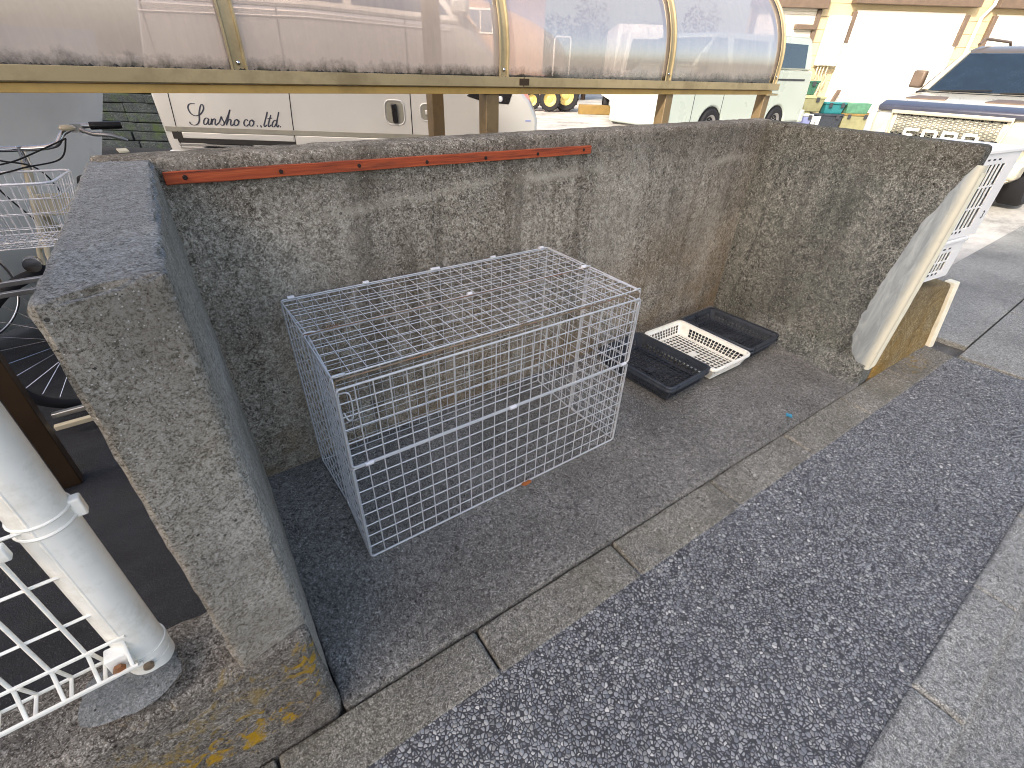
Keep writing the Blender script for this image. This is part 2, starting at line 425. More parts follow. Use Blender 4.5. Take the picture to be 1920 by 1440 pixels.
M['glass_pk'] = simple('pickup windscreen glass', '#26323f', .04, 0, .7, var=.15)
M['pickup_dark'] = simple('dark bonnet trim', '#4c4e5c', .35, .2, coat=.5)
M['grey_panel'] = simple('blue grey sheet', '#eef4f6', .4, .0, var=.08, vs=1.6)
M['ink'] = simple('dark blue lettering', '#2f3446', .5)
M['orange'] = simple('orange paint', '#c65a26', .45, coat=.3)
M['yellow'] = simple('yellow wheel paint', '#c4b06a', .5)
M['siding'] = simple('cream wall cladding', '#cdbd98', .7, var=.06, vs=1)
M['shutter'] = simple('white roller shutter', '#f6f2e6', .5, var=.03)
M['brown'] = simple('brown steel', '#7b6a5c', .5, .2)
M['house'] = simple('rose beige house wall', '#b59a8a', .85, var=.06)
M['roof_tile'] = simple('grey roof', '#5a5a60', .7)
M['green_box'] = simple('green plastic box', '#3f6e5a', .3, var=.15, vs=14)
M['cream_box'] = simple('cream cool box', '#96946f', .45)
M['cream_lid'] = simple('cream lid', '#b3b386', .45)
M['teal'] = simple('teal plastic box', '#2b7f84', .4)
M['mint'] = simple('mint plastic', '#5f9479', .45, var=.2, vs=9)
M['blue_box'] = simple('lilac blue bin', '#8f97c4', .45)
M['brown_box'] = simple('brown cardboard', '#8b7240', .8)
M['leaf'] = simple('dry leaf', '#a8602a', .7)
M['blue_bit'] = simple('blue plastic scrap', '#4aa3c8', .4)
M['cream'] = simple('cream frame paint', '#cfc6ac', .4)
M['far_tree'] = simple('far foliage', '#66645a', .9, var=.35, vs=5)
M['trunk'] = simple('bark', '#55463a', .9)
M['stone'] = concrete('mossy stone', '#1c2024', '#2c3236', '#444a4c', '#7d8280', streak=0, moss=('#4a5c26', .7), contrast=.5, gain=1)
M['shade_grey'] = simple('grey render', '#8d8a85', .85)

def polycarb():
    n = NT('smoked polycarbonate')
    g = n.sep(); z = g[2]
    wob = n.noise(7, 5, .7, vec=n.co((1.6, 1, 1))); fine = n.noise(38, 4, .7)
    # grime line along the bottom edge
    zz = n.math('SUBTRACT', z, n.math('ADD', n.math('MULTIPLY', n.math('SUBTRACT', wob, .5), .1), n.math('MULTIPLY', n.math('SUBTRACT', fine, .5), .06)))
    grime = n.mr(zz, 1.392, 1.445, 1, 0)
    haze = n.ramp(n.noise(2.2, 5, .65, vec=n.co((1, 1, .6))), [(.3, .5), (.7, .7)])
    run = n.ramp(n.noise(1, 4, .65, vec=n.co((28, 10, 2.2))), [(.35, 0.), (.7, .1)])
    haze = n.math('ADD', haze, run, True)
    haze = n.math('ADD', haze, n.math('MULTIPLY', n.mr(zz, 1.44, 1.62, 1, 0), .18), True)
    tr = n.n('ShaderNodeBsdfTransparent'); tr.inputs[0].default_value = (.80, .72, .70, 1)
    df = n.n('ShaderNodeBsdfDiffuse'); tl = n.n('ShaderNodeBsdfTranslucent')
    hc = n.mix(grime, lin('#dacabd'), lin('#44443b'))
    n.L(hc, df.inputs[0]); n.L(hc, tl.inputs[0])
    dm = n.n('ShaderNodeMixShader'); dm.inputs[0].default_value = .45; n.L(df.outputs[0], dm.inputs[1]); n.L(tl.outputs[0], dm.inputs[2])
    m1 = n.n('ShaderNodeMixShader'); n.L(n.math('MAXIMUM', haze, n.math('MULTIPLY', grime, .95)), m1.inputs[0]); n.L(tr.outputs[0], m1.inputs[1]); n.L(dm.outputs[0], m1.inputs[2])
    gl = n.n('ShaderNodeBsdfGlossy'); gl.inputs['Roughness'].default_value = .12
    fr = n.n('ShaderNodeFresnel'); fr.inputs[0].default_value = 1.5
    m2 = n.n('ShaderNodeMixShader'); n.L(n.math('MULTIPLY', fr.outputs[0], .45), m2.inputs[0]); n.L(m1.outputs[0], m2.inputs[1]); n.L(gl.outputs[0], m2.inputs[2])
    n.L(m2.outputs[0], n.out.inputs[0]); return n.mat
M['poly'] = polycarb()

# ================================================================== SETTING
def sheet(name, pts, z, mat, nx=1):
    mb = MB(); mb.add([(x, y, z) for x, y in pts], [tuple(range(len(pts)))]); return struct(mb.build(name, mat))
sheet('ground', [(-400, -400), (400, -400), (400, 400), (-400, 400)], -.06, M['yard_far'])
sheet('yard', [(-60, 1.9), (60, 1.9), (60, 60), (-60, 60)], -.03, M['yard'])
sheet('yard_right', [(3.2, -.9), (60, -.9), (60, 1.95), (3.2, 1.95)], -.04, M['yard'])
sheet('asphalt', [(-30, -.8), (3.25, -.8), (3.6, 2.6), (-30, 2.6)], -.012, M['asphalt'])
_q = [yard(*p) for p in ((-40, 2.5), (-3.0, 2.5), (-3.6, 14), (-40, 14))]
sheet('asphalt_left', [(p.x, p.y) for p in _q], -.018, M['asphalt'])
sheet('road', [(-14, -1.93), (3.86, -1.93), (3.83, -1.18), (-14, -1.1)], -.034, M['road'])
sheet('street', [(-14, -9), (14, -9), (14, -2.0), (-14, -2.0)], -.05, M['slab'])

def block_row(name, xs, yf, yb, z0, z1, mat, r=.007, gap=.004, seed=0, step=.04, front_top=None):
    mb = MB()
    for i in range(len(xs) - 1):
        x0, x1 = xs[i] + gap, xs[i + 1] - gap
        f0, f1, b0, b1 = yf(x0), yf(x1), yb(x0), yb(x1)
        zt = z1 + random.uniform(-.002, .002)
        zf = zt + (front_top or 0)
        worn_block(mb, [(x0, f0, z0), (x1, f1, z0), (x1, b1, z0), (x0, b0, z0), (x0, f0, zf), (x1, f1, zf), (x1, b1, zt), (x0, b0, zt)],
                   (x1 - x0, b0 - f0, z1 - z0), r=r, step=step, amp=.0015, chip=.004, seed=seed + i)
    o = mb.build(name, mat, smooth=60); return struct(o)
kx = [-3.14, -2.56, -1.98, -1.4, -.815, -.23, .355, .944, 1.531, 2.108, 2.68, 3.25, 3.83]
block_row('kerb', kx, lambda x: -1.165 - .04 * x, lambda x: -1.02 - .032 * x, -.12, -.016, M['kerb'], front_top=-.012)
kx2 = [-3.2, -2.62, -2.06, -1.49, -.93, -.37, .19, .75, 1.31, 1.87, 2.43, 2.99, 3.55, 4.11]
block_row('kerb_outer', kx2, lambda x: -2.035, lambda x: -1.895 - .01 * x, -.14, -.022, M['slab'], seed=40)
# paving slabs to the right
mb = MB()
for x0, x1, y0, y1 in ((3.87, 5.05, -1.93, -1.335), (5.06, 6.2, -1.93, -1.335), (6.21, 8.6, -1.93, -1.335), (4.06, 8.6, -1.325, -.7), (4.3, 5.6, -.69, .6)):
    mb.box(x0, x1, y0, y1, -.1, -.024 + random.uniform(-.003, .002))
struct(mb.build('pavement', M['slab'], bevel=.004))
# floor of the enclosure
mb = MB()
worn_block(mb, [(-.05, -1.012, -.1), (2.90, -1.118, -.1), (3.12, 0.02, -.1), (-.05, 0.02, -.1), (-.05, -1.012, 0), (2.90, -1.118, 0), (3.12, 0.02, 0), (-.05, 0.02, 0)],
           (2.95, 1.06, .1), r=.008, step=.022, amp=.0018, chip=.007, seed=3)
struct(mb.build('concrete_floor', M['pad'], smooth=60))

# ================================================================== ENCLOSURE WALLS
H = 1.209
enc = thing('concrete_enclosure', 'weathered grey concrete three sided enclosure around the wire cage and trays', 'wall', (1.5, 0, 0))
def child_at(o, parent):
    o.parent = parent; o.matrix_parent_inverse = Matrix.Translation(-Vector(parent.location)); return o
mb = MB()
worn_block(mb, [(-.14, 0, -.1), (3.27, 0, -.1), (3.27, .155, -.1), (-.14, .155, -.1), (-.145, -.004, H), (3.31, .012, H), (3.31, .165, H), (-.145, .155, H)],
           (3.42, .155, 1.3), r=.02, step=.035, amp=.003, chip=.008, seed=1)
child_at(mb.build('back_wall', M['wall'], smooth=60), enc)
mb = MB()
worn_block(mb, [(-.206, -.995, -.1), (-.058, -.975, -.1), (-.003, .05, -.1), (-.15, .05, -.1), (-.206, -.995, H - .002), (-.062, -.95, H - .002), (-.003, .05, H - .002), (-.15, .05, H - .002)],
           (.147, 1.03, 1.3), r=.009, step=.018, amp=.003, chip=.010, seed=5)
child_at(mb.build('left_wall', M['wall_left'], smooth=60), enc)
mb = MB()
worn_block(mb, [(2.885, -1.105, -.1), (3.02, -1.115, -.1), (3.28, .05, -.1), (3.146, .05, -.1), (3.07, -1.088, H - .002), (3.17, -1.095, H - .002), (3.31, .05, H - .002), (3.183, .05, H - .002)],
           (.13, 1.15, 1.3), r=.02, step=.035, amp=.003, chip=.008, seed=9)
child_at(mb.build('right_wall', M['wall_side'], smooth=60), enc)
# plaster patch hugging the front edge of the right wall (ragged inner outline)
def rw_inner(y, z):   # x of the inner face of the right wall
    t = min(max((0.0 - y) / 1.1, 0), 1); w = (z + .1) / 1.309
    xb = 3.134 + (2.885 - 3.134) * t; xt = 3.178 + (3.07 - 3.178) * t
    return xb + (xt - xb) * w
def lerp_tab(tab, z):
    for (a, va), (b, vb) in zip(tab, tab[1:]):
        if a <= z <= b: return va + (vb - va) * (z - a) / (b - a)
    return tab[-1][1] if z > tab[-1][0] else tab[0][1]
tab = [(.085, -1.06), (.14, -1.0), (.22, -.965), (.35, -.955), (.5, -.965), (.7, -.985), (.85, -.998), (.93, -1.03), (1.02, -1.045), (1.09, -1.075), (1.13, -1.09)]
mb = MB(); rows = []
NZ = 60
for i in range(NZ + 1):
    z = .085 + (1.13 - .085) * i / NZ
    yi = lerp_tab(tab, z) + .007 * noise.noise(Vector((z * 17, 3, 1))) + .006 * noise.noise(Vector((z * 60, 3, 1)))
    yf = -1.108
    row = []
    for k in range(7):
        t = k / 6; y = yi + (yf - yi) * t
        e = .0 if k == 0 else .005 + .0008 * noise.noise(Vector((z * 20, y * 20, 0)))
        row.append((rw_inner(y, z) - e, y, z))
    # wrap round the nose of the wall
    xo = 2.885 + .02 + (3.07 - 2.885) * ((z + .1) / 1.309)
    row.append((xo - .016, yf - .011, z)); row.append((xo + .03, yf - .014, z)); row.append((xo + .055, yf - .008, z))
    rows.append(row)
n = len(rows[0])
vs = [p for r_ in rows for p in r_]
fs = [(i * n + k, i * n + k + 1, (i + 1) * n + k + 1, (i + 1) * n + k) for i in range(NZ) for k in range(n - 1)]
mb.add(vs, fs); n0 = len(mb.f)
child_at(mb.build('render_patch', M['plaster'], smooth=50), enc)
mb = MB()   # whitewashed nose strip
vs = []
for i in range(NZ + 1):
    z = .10 + (1.10 - .10) * i / NZ
    xo = 2.905 + .185 * ((z + .1) / 1.309); w_ = .078 + .006 * noise.noise(Vector((z * 13, 8, 2)))
    for k in range(6):
        t = k / 5; a = t * PI * .55
        vs.append((xo - .016 + w_ * t, -1.121 - .007 * math.sin(t * PI), z))
mb.add(vs, [(i * 6 + k, i * 6 + k + 1, (i + 1) * 6 + k + 1, (i + 1) * 6 + k) for i in range(NZ) for k in range(5)])
child_at(mb.build('white_edge', M['cream_paint'], smooth=60), enc)
pts_ = [(rw_inner(-.16, z) - .0008, -.16 - .01 * (z - .6) + .003 * noise.noise(Vector((z * 9, 2, 2))), z) for z in [.35 + .04 * k for k in range(18)]]
child_at(MB().tube(pts_, .0016, 5).build('casting_joint', M['slot_dark'], smooth=60), enc)
# mortar fillet at the foot of the right wall
mb = MB(); vs = []
N = 40
for i in range(N + 1):
    y = -.30 - .80 * i / N; xi = rw_inner(y, .05)
    w_ = .075 * min(1, i / 6 + .3) + .01 * noise.noise(Vector((y * 12, 1, 1)))
    for k, (dx, z) in enumerate(((-w_, .001), (-w_ * .75, .014), (-w_ * .4, .04), (-.004, .1), (.03, .12))):
        vs.append((xi + dx, y, z + .004 * noise.noise(Vector((y * 30, k, 1)))))
mb.add(vs, [(i * 5 + k, i * 5 + k + 1, (i + 1) * 5 + k + 1, (i + 1) * 5 + k) for i in range(N) for k in range(4)])
child_at(mb.build('mortar_fillet', M['wall_side'], smooth=60), enc)
# shuttering joints in the back wall
mb = MB()
for x, z0, z1 in ((.84, .55, 1.1),):
    pts = [(x + .006 * noise.noise(Vector((x, k * .7, 0))), -.0005, z0 + (z1 - z0) * k / 14) for k in range(15)]
    mb.tube(pts, .0013, 5)
    child_at(mb.build('casting_joint', M['wall_side'], smooth=60), enc); mb = MB()

# low wall under the fence on the left
lw = MB()
worn_block(lw, [(-3.2, -1.012, -.1), (-.05, -1.012, -.1), (-.054, -.80, -.1), (-3.2, -.80, -.1), (-3.2, -1.0, .42), (-.062, -.997, .37), (-.07, -.80, .37), (-3.2, -.80, .415)],
           (3.15, .19, .52), r=.022, step=.035, amp=.005, chip=.012, seed=14)
tag(lw.build('low_wall', M['low_wall'], smooth=60), 'low damp brown concrete wall with yellow lichen under the white fence', 'wall')
# cap the foot in front of the left wall so lichen continues round the corner
tag_ = MB()
# mortar pads round fence posts
mb = MB()
for cx, cy, s_ in ((-.375, -.925, .075),):
    vs = [(cx, cy, .426)]; K = 28
    for ring, (rr, zz) in enumerate(((.6, .424), (1.0, .412))):
        for k in range(K):
            a = 2 * PI * k / K; q = s_ * rr * (1 + .22 * noise.noise(Vector((math.cos(a) * 2, math.sin(a) * 2, cx * 9))))
            vs.append((cx + math.cos(a) * q * 1.1, cy + math.sin(a) * q * .95, zz))
    fs = [(0, 1 + k, 1 + (k + 1) % K) for k in range(K)] + [(1 + k, 1 + K + k, 1 + K + (k + 1) % K, 1 + (k + 1) % K) for k in range(K)]
    mb.add(vs, fs)
tag(mb.build('mortar_pad', M['mortar'], smooth=70), 'pale mortar pad around the foot of the white fence post', 'mortar')

# ledge right of the enclosure
mb = MB()
worn_block(mb, [(3.03, -1.125, -.1), (3.80, -1.17, -.1), (3.95, -.35, -.1), (3.22, -.3, -.1), (3.09, -1.10, .50), (3.93, -1.10, .37), (4.02, -.35, .40), (3.29, -.3, .50)],
           (.8, .75, .6), r=.018, step=.035, amp=.003, chip=.008, seed=21)
led = tag(mb.build('ledge_wall', M['ledge'], smooth=60), 'low brown concrete block with ochre lichen below the white crates', 'wall')
mb = MB(); mb.hexa([(3.815, -1.18, -.03), (3.875, -1.19, -.03), (3.90, -1.13, -.03), (3.83, -1.12, -.03), (3.945, -1.112, .37), (4.015, -1.12, .37), (4.03, -1.06, .37), (3.96, -1.05, .37)])
o = mb.build('white_edge', M['cream_paint'], bevel=.004); o.parent = led

# ================================================================== BATTEN
p0, p1 = Vector((.006, -.012, 1.160)), Vector((1.66, -.006, 1.1385))
d = (p1 - p0).normalized()
mb = MB()
N = 60; vs = []
for i in range(N + 1):
    q = p0.lerp(p1, i / N); wv = .0015 * noise.noise(Vector((i * .3, 0, 0)))
    for y, z in ((0, -.0165), (-.014, -.0165), (-.014, .0165), (0, .0165)):
        vs.append((q.x, q.y + y + .008 + wv, q.z + z + wv))
fs = [(i * 4 + k, i * 4 + (k + 1) % 4, (i + 1) * 4 + (k + 1) % 4, (i + 1) * 4 + k) for i in range(N) for k in range(4)]
fs += [(0, 3, 2, 1), (N * 4, N * 4 + 1, N * 4 + 2, N * 4 + 3)]
mb.add(vs, fs)
bat = tag(mb.build('timber_batten', M['batten'], bevel=.0015), 'long thin red brown timber batten screwed near the top of the back wall', 'batten')
for x in (.056, .313, .564, .82, 1.079, 1.344, 1.611):
    q = p0.lerp(p1, (x - p0.x) / (p1.x - p0.x))
    mb = MB(); mb.lathe([(0, -.003), (.005, -.003), (.0065, -.001), (.0065, .002)], 12, Matrix.Translation((x, q.y - .0065, q.z + random.uniform(-.004, .004))) @ Matrix.Rotation(R(90), 4, 'X') @ Matrix.Scale(-1, 4, (0, 0, 1)))
    o = mb.build('screw', M['screw'], smooth=50); o.parent = bat

# ================================================================== WIRE CAGE
cage = thing('wire_cage', 'large galvanised wire mesh folding cage standing against the concrete back wall', 'cage', (.193, -.612, 0), R(-2.0))
W_, D_, Hc = 1.172, .585, .75
def panel(name, O, U, V, lu, lv, pu=.05, pv=.05, rw=.0015, rf=.0028, parent=cage, frame=True, jit=.0015):
    """mesh panel in plane O + u*U + v*V; round-cornered frame and welded wires"""
    O, U, V = Vector(O), Vector(U).normalized(), Vector(V).normalized(); N_ = U.cross(V).normalized()
    mb = MB()
    if frame:
        cr = .012; pts = []
        for cx, cy, a0 in ((lu - cr, cr, -90), (lu - cr, lv - cr, 0), (cr, lv - cr, 90), (cr, cr, 180)):
            for k in range(4):
                a = R(a0 + k * 30); pts.append(O + U * (cx + cr * math.cos(a)) + V * (cy + cr * math.sin(a)))
        mb.tube(pts, rf, 8, closed=True)
    nu = int(round(lu / pu)); nv = int(round(lv / pv))
    for i in range(1, nu):
        u = lu * i / nu + random.uniform(-jit, jit); b = random.uniform(-.002, .002)
        mb.tube([O + U * u + N_ * .001, O + U * (u + b) + V * lv * .5 + N_ * .001, O + U * u + V * lv + N_ * .001], rw, 5)
    for j in range(1, nv):
        v = lv * j / nv + random.uniform(-jit, jit); b = random.uniform(-.002, .002)
        mb.tube([O + V * v - N_ * .0012, O + V * (v + b) + U * lu * .5 - N_ * .0012, O + V * v + U * lu - N_ * .0012], rw, 5)
    o = mb.build(name, M['zinc'], parent, smooth=60); return o
hz = .428
panel('front_lower_panel', (0, 0, .004), (1, 0, 0), (0, .0, 1), W_, hz - .008, rw=.0022, rf=.0037)
panel('front_upper_panel', (0, -.002, hz + .003), (1, 0, 0), (0, -.012, 1), W_, .745 - hz - .03, rw=.0022, rf=.0037)
panel('back_panel', (0, D_, .004), (1, 0, 0), (0, 0, 1), W_, Hc - .01)
for nm, x in (('left_side_panel', 0), ('right_side_panel', W_)):
    s_ = 1 if x == 0 else -1
    panel(nm, (x, .004, .004), (s_ * .045, 1, 0), (0, 0, 1), D_ / 2 - .006, Hc - .008)
    panel(nm, (x + s_ * .013, D_ / 2 + .004, .004), (-s_ * .045, 1, 0), (0, 0, 1), D_ / 2 - .006, Hc - .008)
    panel(nm, (x + s_ * .006, .01, .01), (s_ * .02, 1, 0), (0, 0, 1), D_ / 2 - .02, Hc - .05)
panel('top_rear_panel', (0, D_ * .5, Hc), (1, 0, 0), (0, 1, 0), W_, D_ * .5, pv=.045, rw=.0015)
panel('top_front_panel', (0, .012, Hc - .003), (1, 0, .001), (0, 1, .006), W_, D_ * .5 - .016, pv=.046, rw=.0015)
def clip(x, y, z, L=.022, axis='x', mat='zinc_bright', name='clip', r=.0075):
    mb = MB()
    if axis == 'x': mb.tube([(x - L / 2, y, z), (x + L / 2, y, z)], r, 8)
    else: mb.tube([(x, y - L / 2, z), (x, y + L / 2, z)], r, 8)
    return mb.build(name, M[mat], cage, smooth=50)
for t in (.03, .26, .5, .515, .745, .97): clip(W_ * t, D_ + .002, Hc + .003)
clip(W_ * .5, D_ * .5, Hc + .005, .018)
clip(W_ * .97, D_ * .5, Hc + .005, .02)
for t in (.045, .5, .975): clip(W_ * t, -.003, hz, .026)
def coil(x0, y, z, L=.05, turns=6, r=.006):
    mb = MB(); pts = [(x0 + L * k / (turns * 8), y + r * math.cos(k * PI / 4), z + r * math.sin(k * PI / 4)) for k in range(turns * 8 + 1)]
    mb.tube(pts, .0013, 5); return mb.build('spring', M['zinc_rust'], cage, smooth=60)
coil(.06, D_ * .5, Hc + .004); coil(W_ * .52, .006, Hc - .002, .03, 4)
# torsion bars (rusted) along hinge lines
mb = MB(); mb.tube([(.0, D_ * .5 - .006, Hc), (.06, D_ * .5 - .006, Hc + .002), (W_ * .55, D_ * .5 - .008, Hc + .002), (W_, D_ * .5 - .006, Hc)], .0022, 6)
mb.build('hinge_bar', M['zinc_rust'], cage, smooth=60)
mb = MB(); mb.tube([(.004, .002, Hc - .03), (.004, .004, Hc - .012), (.02, .002, Hc - .008), (W_ - .02, .002, Hc - .006), (W_ - .004, .004, Hc - .012), (W_ - .004, .002, Hc - .03)], .0026, 6)
mb.build('hinge_bar', M['zinc_rust'], cage, smooth=60)
# hooks / latches
def hook(pts, name='latch', r=.0022, mat='zinc'):
    mb = MB(); mb.tube(spline(pts, 5), r, 6); return mb.build(name, M[mat], cage, smooth=60)
for x in (.006, W_ - .006):
    s_ = 1 if x < .1 else -1
    hook([(x, -.006, Hc - .045), (x + s_ * .02, -.02, Hc - .04), (x + s_ * .026, -.022, Hc - .06), (x + s_ * .024, -.02, Hc - .12), (x + s_ * .012, -.012, Hc - .135), (x + s_ * .004, -.006, Hc - .11)])
    hook([(x, -.004, Hc - .055), (x, .0, Hc - .03)])
    for y in (.01, D_ * .5):
        hook([(x - s_ * .012, y + .004, Hc - .06), (x - s_ * .013, y, Hc - .02), (x - s_ * .006, y - .004, Hc + .004), (x + s_ * .02, y - .006, Hc + .006), (x + s_ * .03, y - .002, Hc + .002)], 'hook', .0028)

# ================================================================== TRAYS
def tray(name, label, loc, rot, L=.505, Wd=.36, h=.085, mat='tray_black', nb=(15, 10), ns=(16, 11), digits=None, cross=False, group=None):
    t = thing(name, label, 'tray', loc, rot, group)
    ins = .028   # wall taper
    bt = .0023
    # local: x = short side, y = long side, origin at centre
    hx, hy = Wd / 2 - .008, L / 2 - .008
    bx, by = hx - ins, hy - ins
    mb = MB()
    z0 = .006
    # base grid
    for i in range(nb[1] + 1):
        x = -bx + 2 * bx * i / nb[1]; mb.box(x - bt, x + bt, -by, by, z0, z0 + .004)
    for j in range(nb[0] + 1):
        y = -by + 2 * by * j / nb[0]; mb.box(-bx, bx, y - bt, y + bt, z0 + .0006, z0 + .0046)
    mb.box(-bx - .004, bx + .004, -by - .004, -by + .010, z0 - .0007, z0 + .0052); mb.box(-bx - .004, bx + .004, by - .010, by + .004, z0 - .0007, z0 + .0052)
    mb.box(-bx - .004, -bx + .010, -by, by, z0 - .001, z0 + .0056); mb.box(bx - .010, bx + .004, -by, by, z0 - .001, z0 + .0056)
    mb.box(-.03, .03, -.022, .022, z0 - .0013, z0 + .0062)
    if cross:
        for s_ in (-1, 1):
            a = math.atan2(by, bx * s_); Lh = math.hypot(bx, by)
            mb.box(-Lh, Lh, -.002, .002, z0 - .0016, z0 + .0068, Matrix.Rotation(a, 4, 'Z'))
    base = mb.build('base', M[mat], t)
    # perforated side walls
    for name_, A, B, A2, B2, nn, dg in (
        ('side', (-bx, by), (bx, by), (-hx, hy), (hx, hy), ns[1], None), ('side', (bx, -by), (-bx, -by), (hx, -hy), (-hx, -hy), ns[1], None),
        ('side', (bx, by), (bx, -by), (hx, hy), (hx, -hy), ns[0], digits), ('side', (-bx, -by), (-bx, by), (-hx, -hy), (-hx, hy), ns[0], None)):
        A, B, A2, B2 = [Vector((*q, 0)) for q in (A, B, A2, B2)]
        def P(u, v): return (A.lerp(B, u)).lerp(A2.lerp(B2, u), v) + Vector((0, 0, z0 + (h - z0) * v))
        Nn = (B - A).cross(Vector((0, 0, 1))).normalized() * .0018
        mb = MB()
        def plate(u0, u1, v0, v1, q=1.0):
            p = [P(u0, v0), P(u1, v0), P(u1, v1), P(u0, v1)]
            mb.hexa([p[0] - Nn * q, p[1] - Nn * q, p[1] + Nn * q, p[0] + Nn * q, p[3] - Nn * q, p[2] - Nn * q, p[2] + Nn * q, p[3] + Nn * q])
        plate(0, 1, 0, .12); plate(0, 1, .72, 1.0)
        u0_ = .16 if dg else .07
        plate(0, u0_, .12, .72, .98); plate(.955, 1, .12, .72, .98)
        plate(u0_, .955, .31, .33, .96); plate(u0_, .955, .505, .525, .96)
        for k in range(1, nn):
            u = u0_ + (.955 - u0_) * k / nn; du = .11 * (.955 - u0_) / nn
            plate(u - du, u + du, .12, .72, .93)
        o = mb.build(name_, M[mat], t)
        if dg:
            cu = bpy.data.curves.new('digits', 'FONT'); cu.body = dg; cu.size = .052; cu.extrude = .0006
            ob = bpy.data.objects.new('digits', cu); link(ob); bpy.context.view_layer.update()
            me = bpy.data.meshes.new_from_object(ob); bpy.data.objects.remove(ob)
            me.materials.clear(); me.materials.append(M['slot_dark'])
            # inner face: x axis along the side towards -y, up along z
            c0 = P(.045, .22) - Nn * 1.6
            ex = (P(.2, .3) - P(.045, .3)).normalized(); ez = (P(.045, .9) - P(.045, .1)).normalized(); ey = ez.cross(ex)
            mx = Matrix((ex, ez, -ey)).transposed().to_4x4()
            me.transform(Matrix.Translation(c0) @ mx)
            od = bpy.data.objects.new('digits', me); link(od); od.parent = o
    # rim: rounded lip
    mb = MB(); pts = []
    rr = .03; X_, Y_ = Wd / 2 - .005, L / 2 - .005
    for cx, cy, a0 in ((X_ - rr, -Y_ + rr, -90), (X_ - rr, Y_ - rr, 0), (-X_ + rr, Y_ - rr, 90), (-X_ + rr, -Y_ + rr, 180)):
        for k in range(5):
            a = R(a0 + k * 22.5); pts.append((cx + rr * math.cos(a), cy + rr * math.sin(a)))
    K = len(pts); vs = []
    prof = ((-.006, -.002), (-.006, .003), (.004, .0045), (.007, .002), (.007, -.011), (.004, -.011), (.004, -.002))
    for (x, y) in pts:
        nx_, ny_ = x / X_, y / Y_
        dd = Vector((x - max(min(x, X_ - rr), -X_ + rr), y - max(min(y, Y_ - rr), -Y_ + rr)))
        dd = dd.normalized() if dd.length > 1e-6 else Vector((nx_, ny_)).normalized()
        for o_, z_ in prof: vs.append((x + dd.x * o_, y + dd.y * o_, h + z_))
    m_ = len(prof)
    fs = [(i * m_ + k, ((i + 1) % K) * m_ + k, ((i + 1) % K) * m_ + (k + 1) % m_, i * m_ + (k + 1) % m_) for i in range(K) for k in range(m_)]
    mb.add(vs, fs); mb.build('rim', M[mat], t, smooth=50)
    return t
G_ = 'plastic trays on the enclosure floor'
tray('plastic_tray', 'white perforated plastic tray between two black trays on the concrete floor', (2.347, -.385, .006), R(-1.5), mat='tray_white', digits='10', L=.52, group=G_)
tray('plastic_tray', 'black perforated plastic tray nearest the wire cage, top one of its pair', (1.975, -.365, .016), R(1.5), cross=True, L=.515, Wd=.375, group=G_)
tray('plastic_tray', 'lower black perforated tray under the pair beside the wire cage', (1.974, -.366, .0), R(1.5), L=.515, Wd=.375, group=G_)
tray('plastic_tray', 'black perforated plastic tray in the back right corner, top of its stack', (2.708, -.378, .022), R(.5), cross=True, h=.075, Wd=.345, L=.5, group=G_)
tray('plastic_tray', 'lower black perforated tray of the stack in the back right corner', (2.709, -.379, 0), R(.5), h=.075, Wd=.345, L=.5, group=G_)

# ================================================================== WHITE CRATES on the ledge
def slot_crate(name, label, M0, W=.62, Dp=.36, Hh=.5, rows=3, slotw=.36, dig=None):
    t = thing(name, label, 'crate', M0.to_translation(), 0, 'white slotted crates stacked on the ledge')
    t.rotation_euler = M0.to_euler()
    mb = MB(); th = .006
    # front with slots: x 0..W ; y=0 front face
    x0s, x1s = .02, slotw
    zr0, zr1 = .05, Hh - .05
    nsl = 7; cw = (x1s - x0s) / nsl
    mb.box(0, W, 0, th, 0, zr0); mb.box(0, W, 0, th, zr1, Hh)
    mb.box(0, x0s, 0, th, zr0, zr1); mb.box(x1s, W, 0, th, zr0, zr1)
    for k in range(1, nsl):
        x = x0s + cw * k; mb.box(x - cw * .2, x + cw * .2, 0, th - .0005, zr0, zr1)
    for r_ in range(1, rows):
        z = zr0 + (zr1 - zr0) * r_ / rows; mb.box(x0s, x1s, .0004, th - .001, z - .005, z + .005)
    mb.box(0, W, Dp - th, Dp, 0, Hh); mb.box(0, th, th, Dp - th, 0, Hh); mb.box(W - th, W, th, Dp - th, 0, Hh)
    mb.build('shell', M['crate_white'], t, bevel=.0015)
    mb = MB(); mb.box(.002, W - .002, .05, .054, .01, Hh - .01); mb.build('inner_liner', M['slot_dark'], t)
    mb = MB(); mb.box(-.008, W + .008, -.008, Dp + .008, Hh, Hh + .022)
    mb.build('rim', M['crate_white'], t, bevel=.006)
    for k in range(5): MB().box(.05 + k * .045, .068 + k * .045, -.0012, -.0002, .03, .042).build('small_slot', M['slot_dark'], t)
    for k in range(4): MB().box(.05 + k * .06, .075 + k * .06, -.0012, -.0002, Hh - .03, Hh - .022).build('small_slot', M['slot_dark'], t)
    if dig:
        cu = bpy.data.curves.new('digit', 'FONT'); cu.body = dig; cu.size = .06; cu.extrude = .0004
        ob = bpy.data.objects.new('digit', cu); link(ob); bpy.context.view_layer.update()
        me = bpy.data.meshes.new_from_object(ob); bpy.data.objects.remove(ob)
        me.materials.clear(); me.materials.append(M['slot_dark'])
        me.transform(Matrix.Translation((slotw + .06, -.0012, .09)) @ Matrix.Rotation(R(90), 4, 'X'))
        od = bpy.data.objects.new('digit', me); link(od); od.parent = t
    return t
def MT(x, y, z, rz=0): return Matrix.Translation((x, y, z)) @ Matrix.Rotation(R(rz), 4, 'Z')
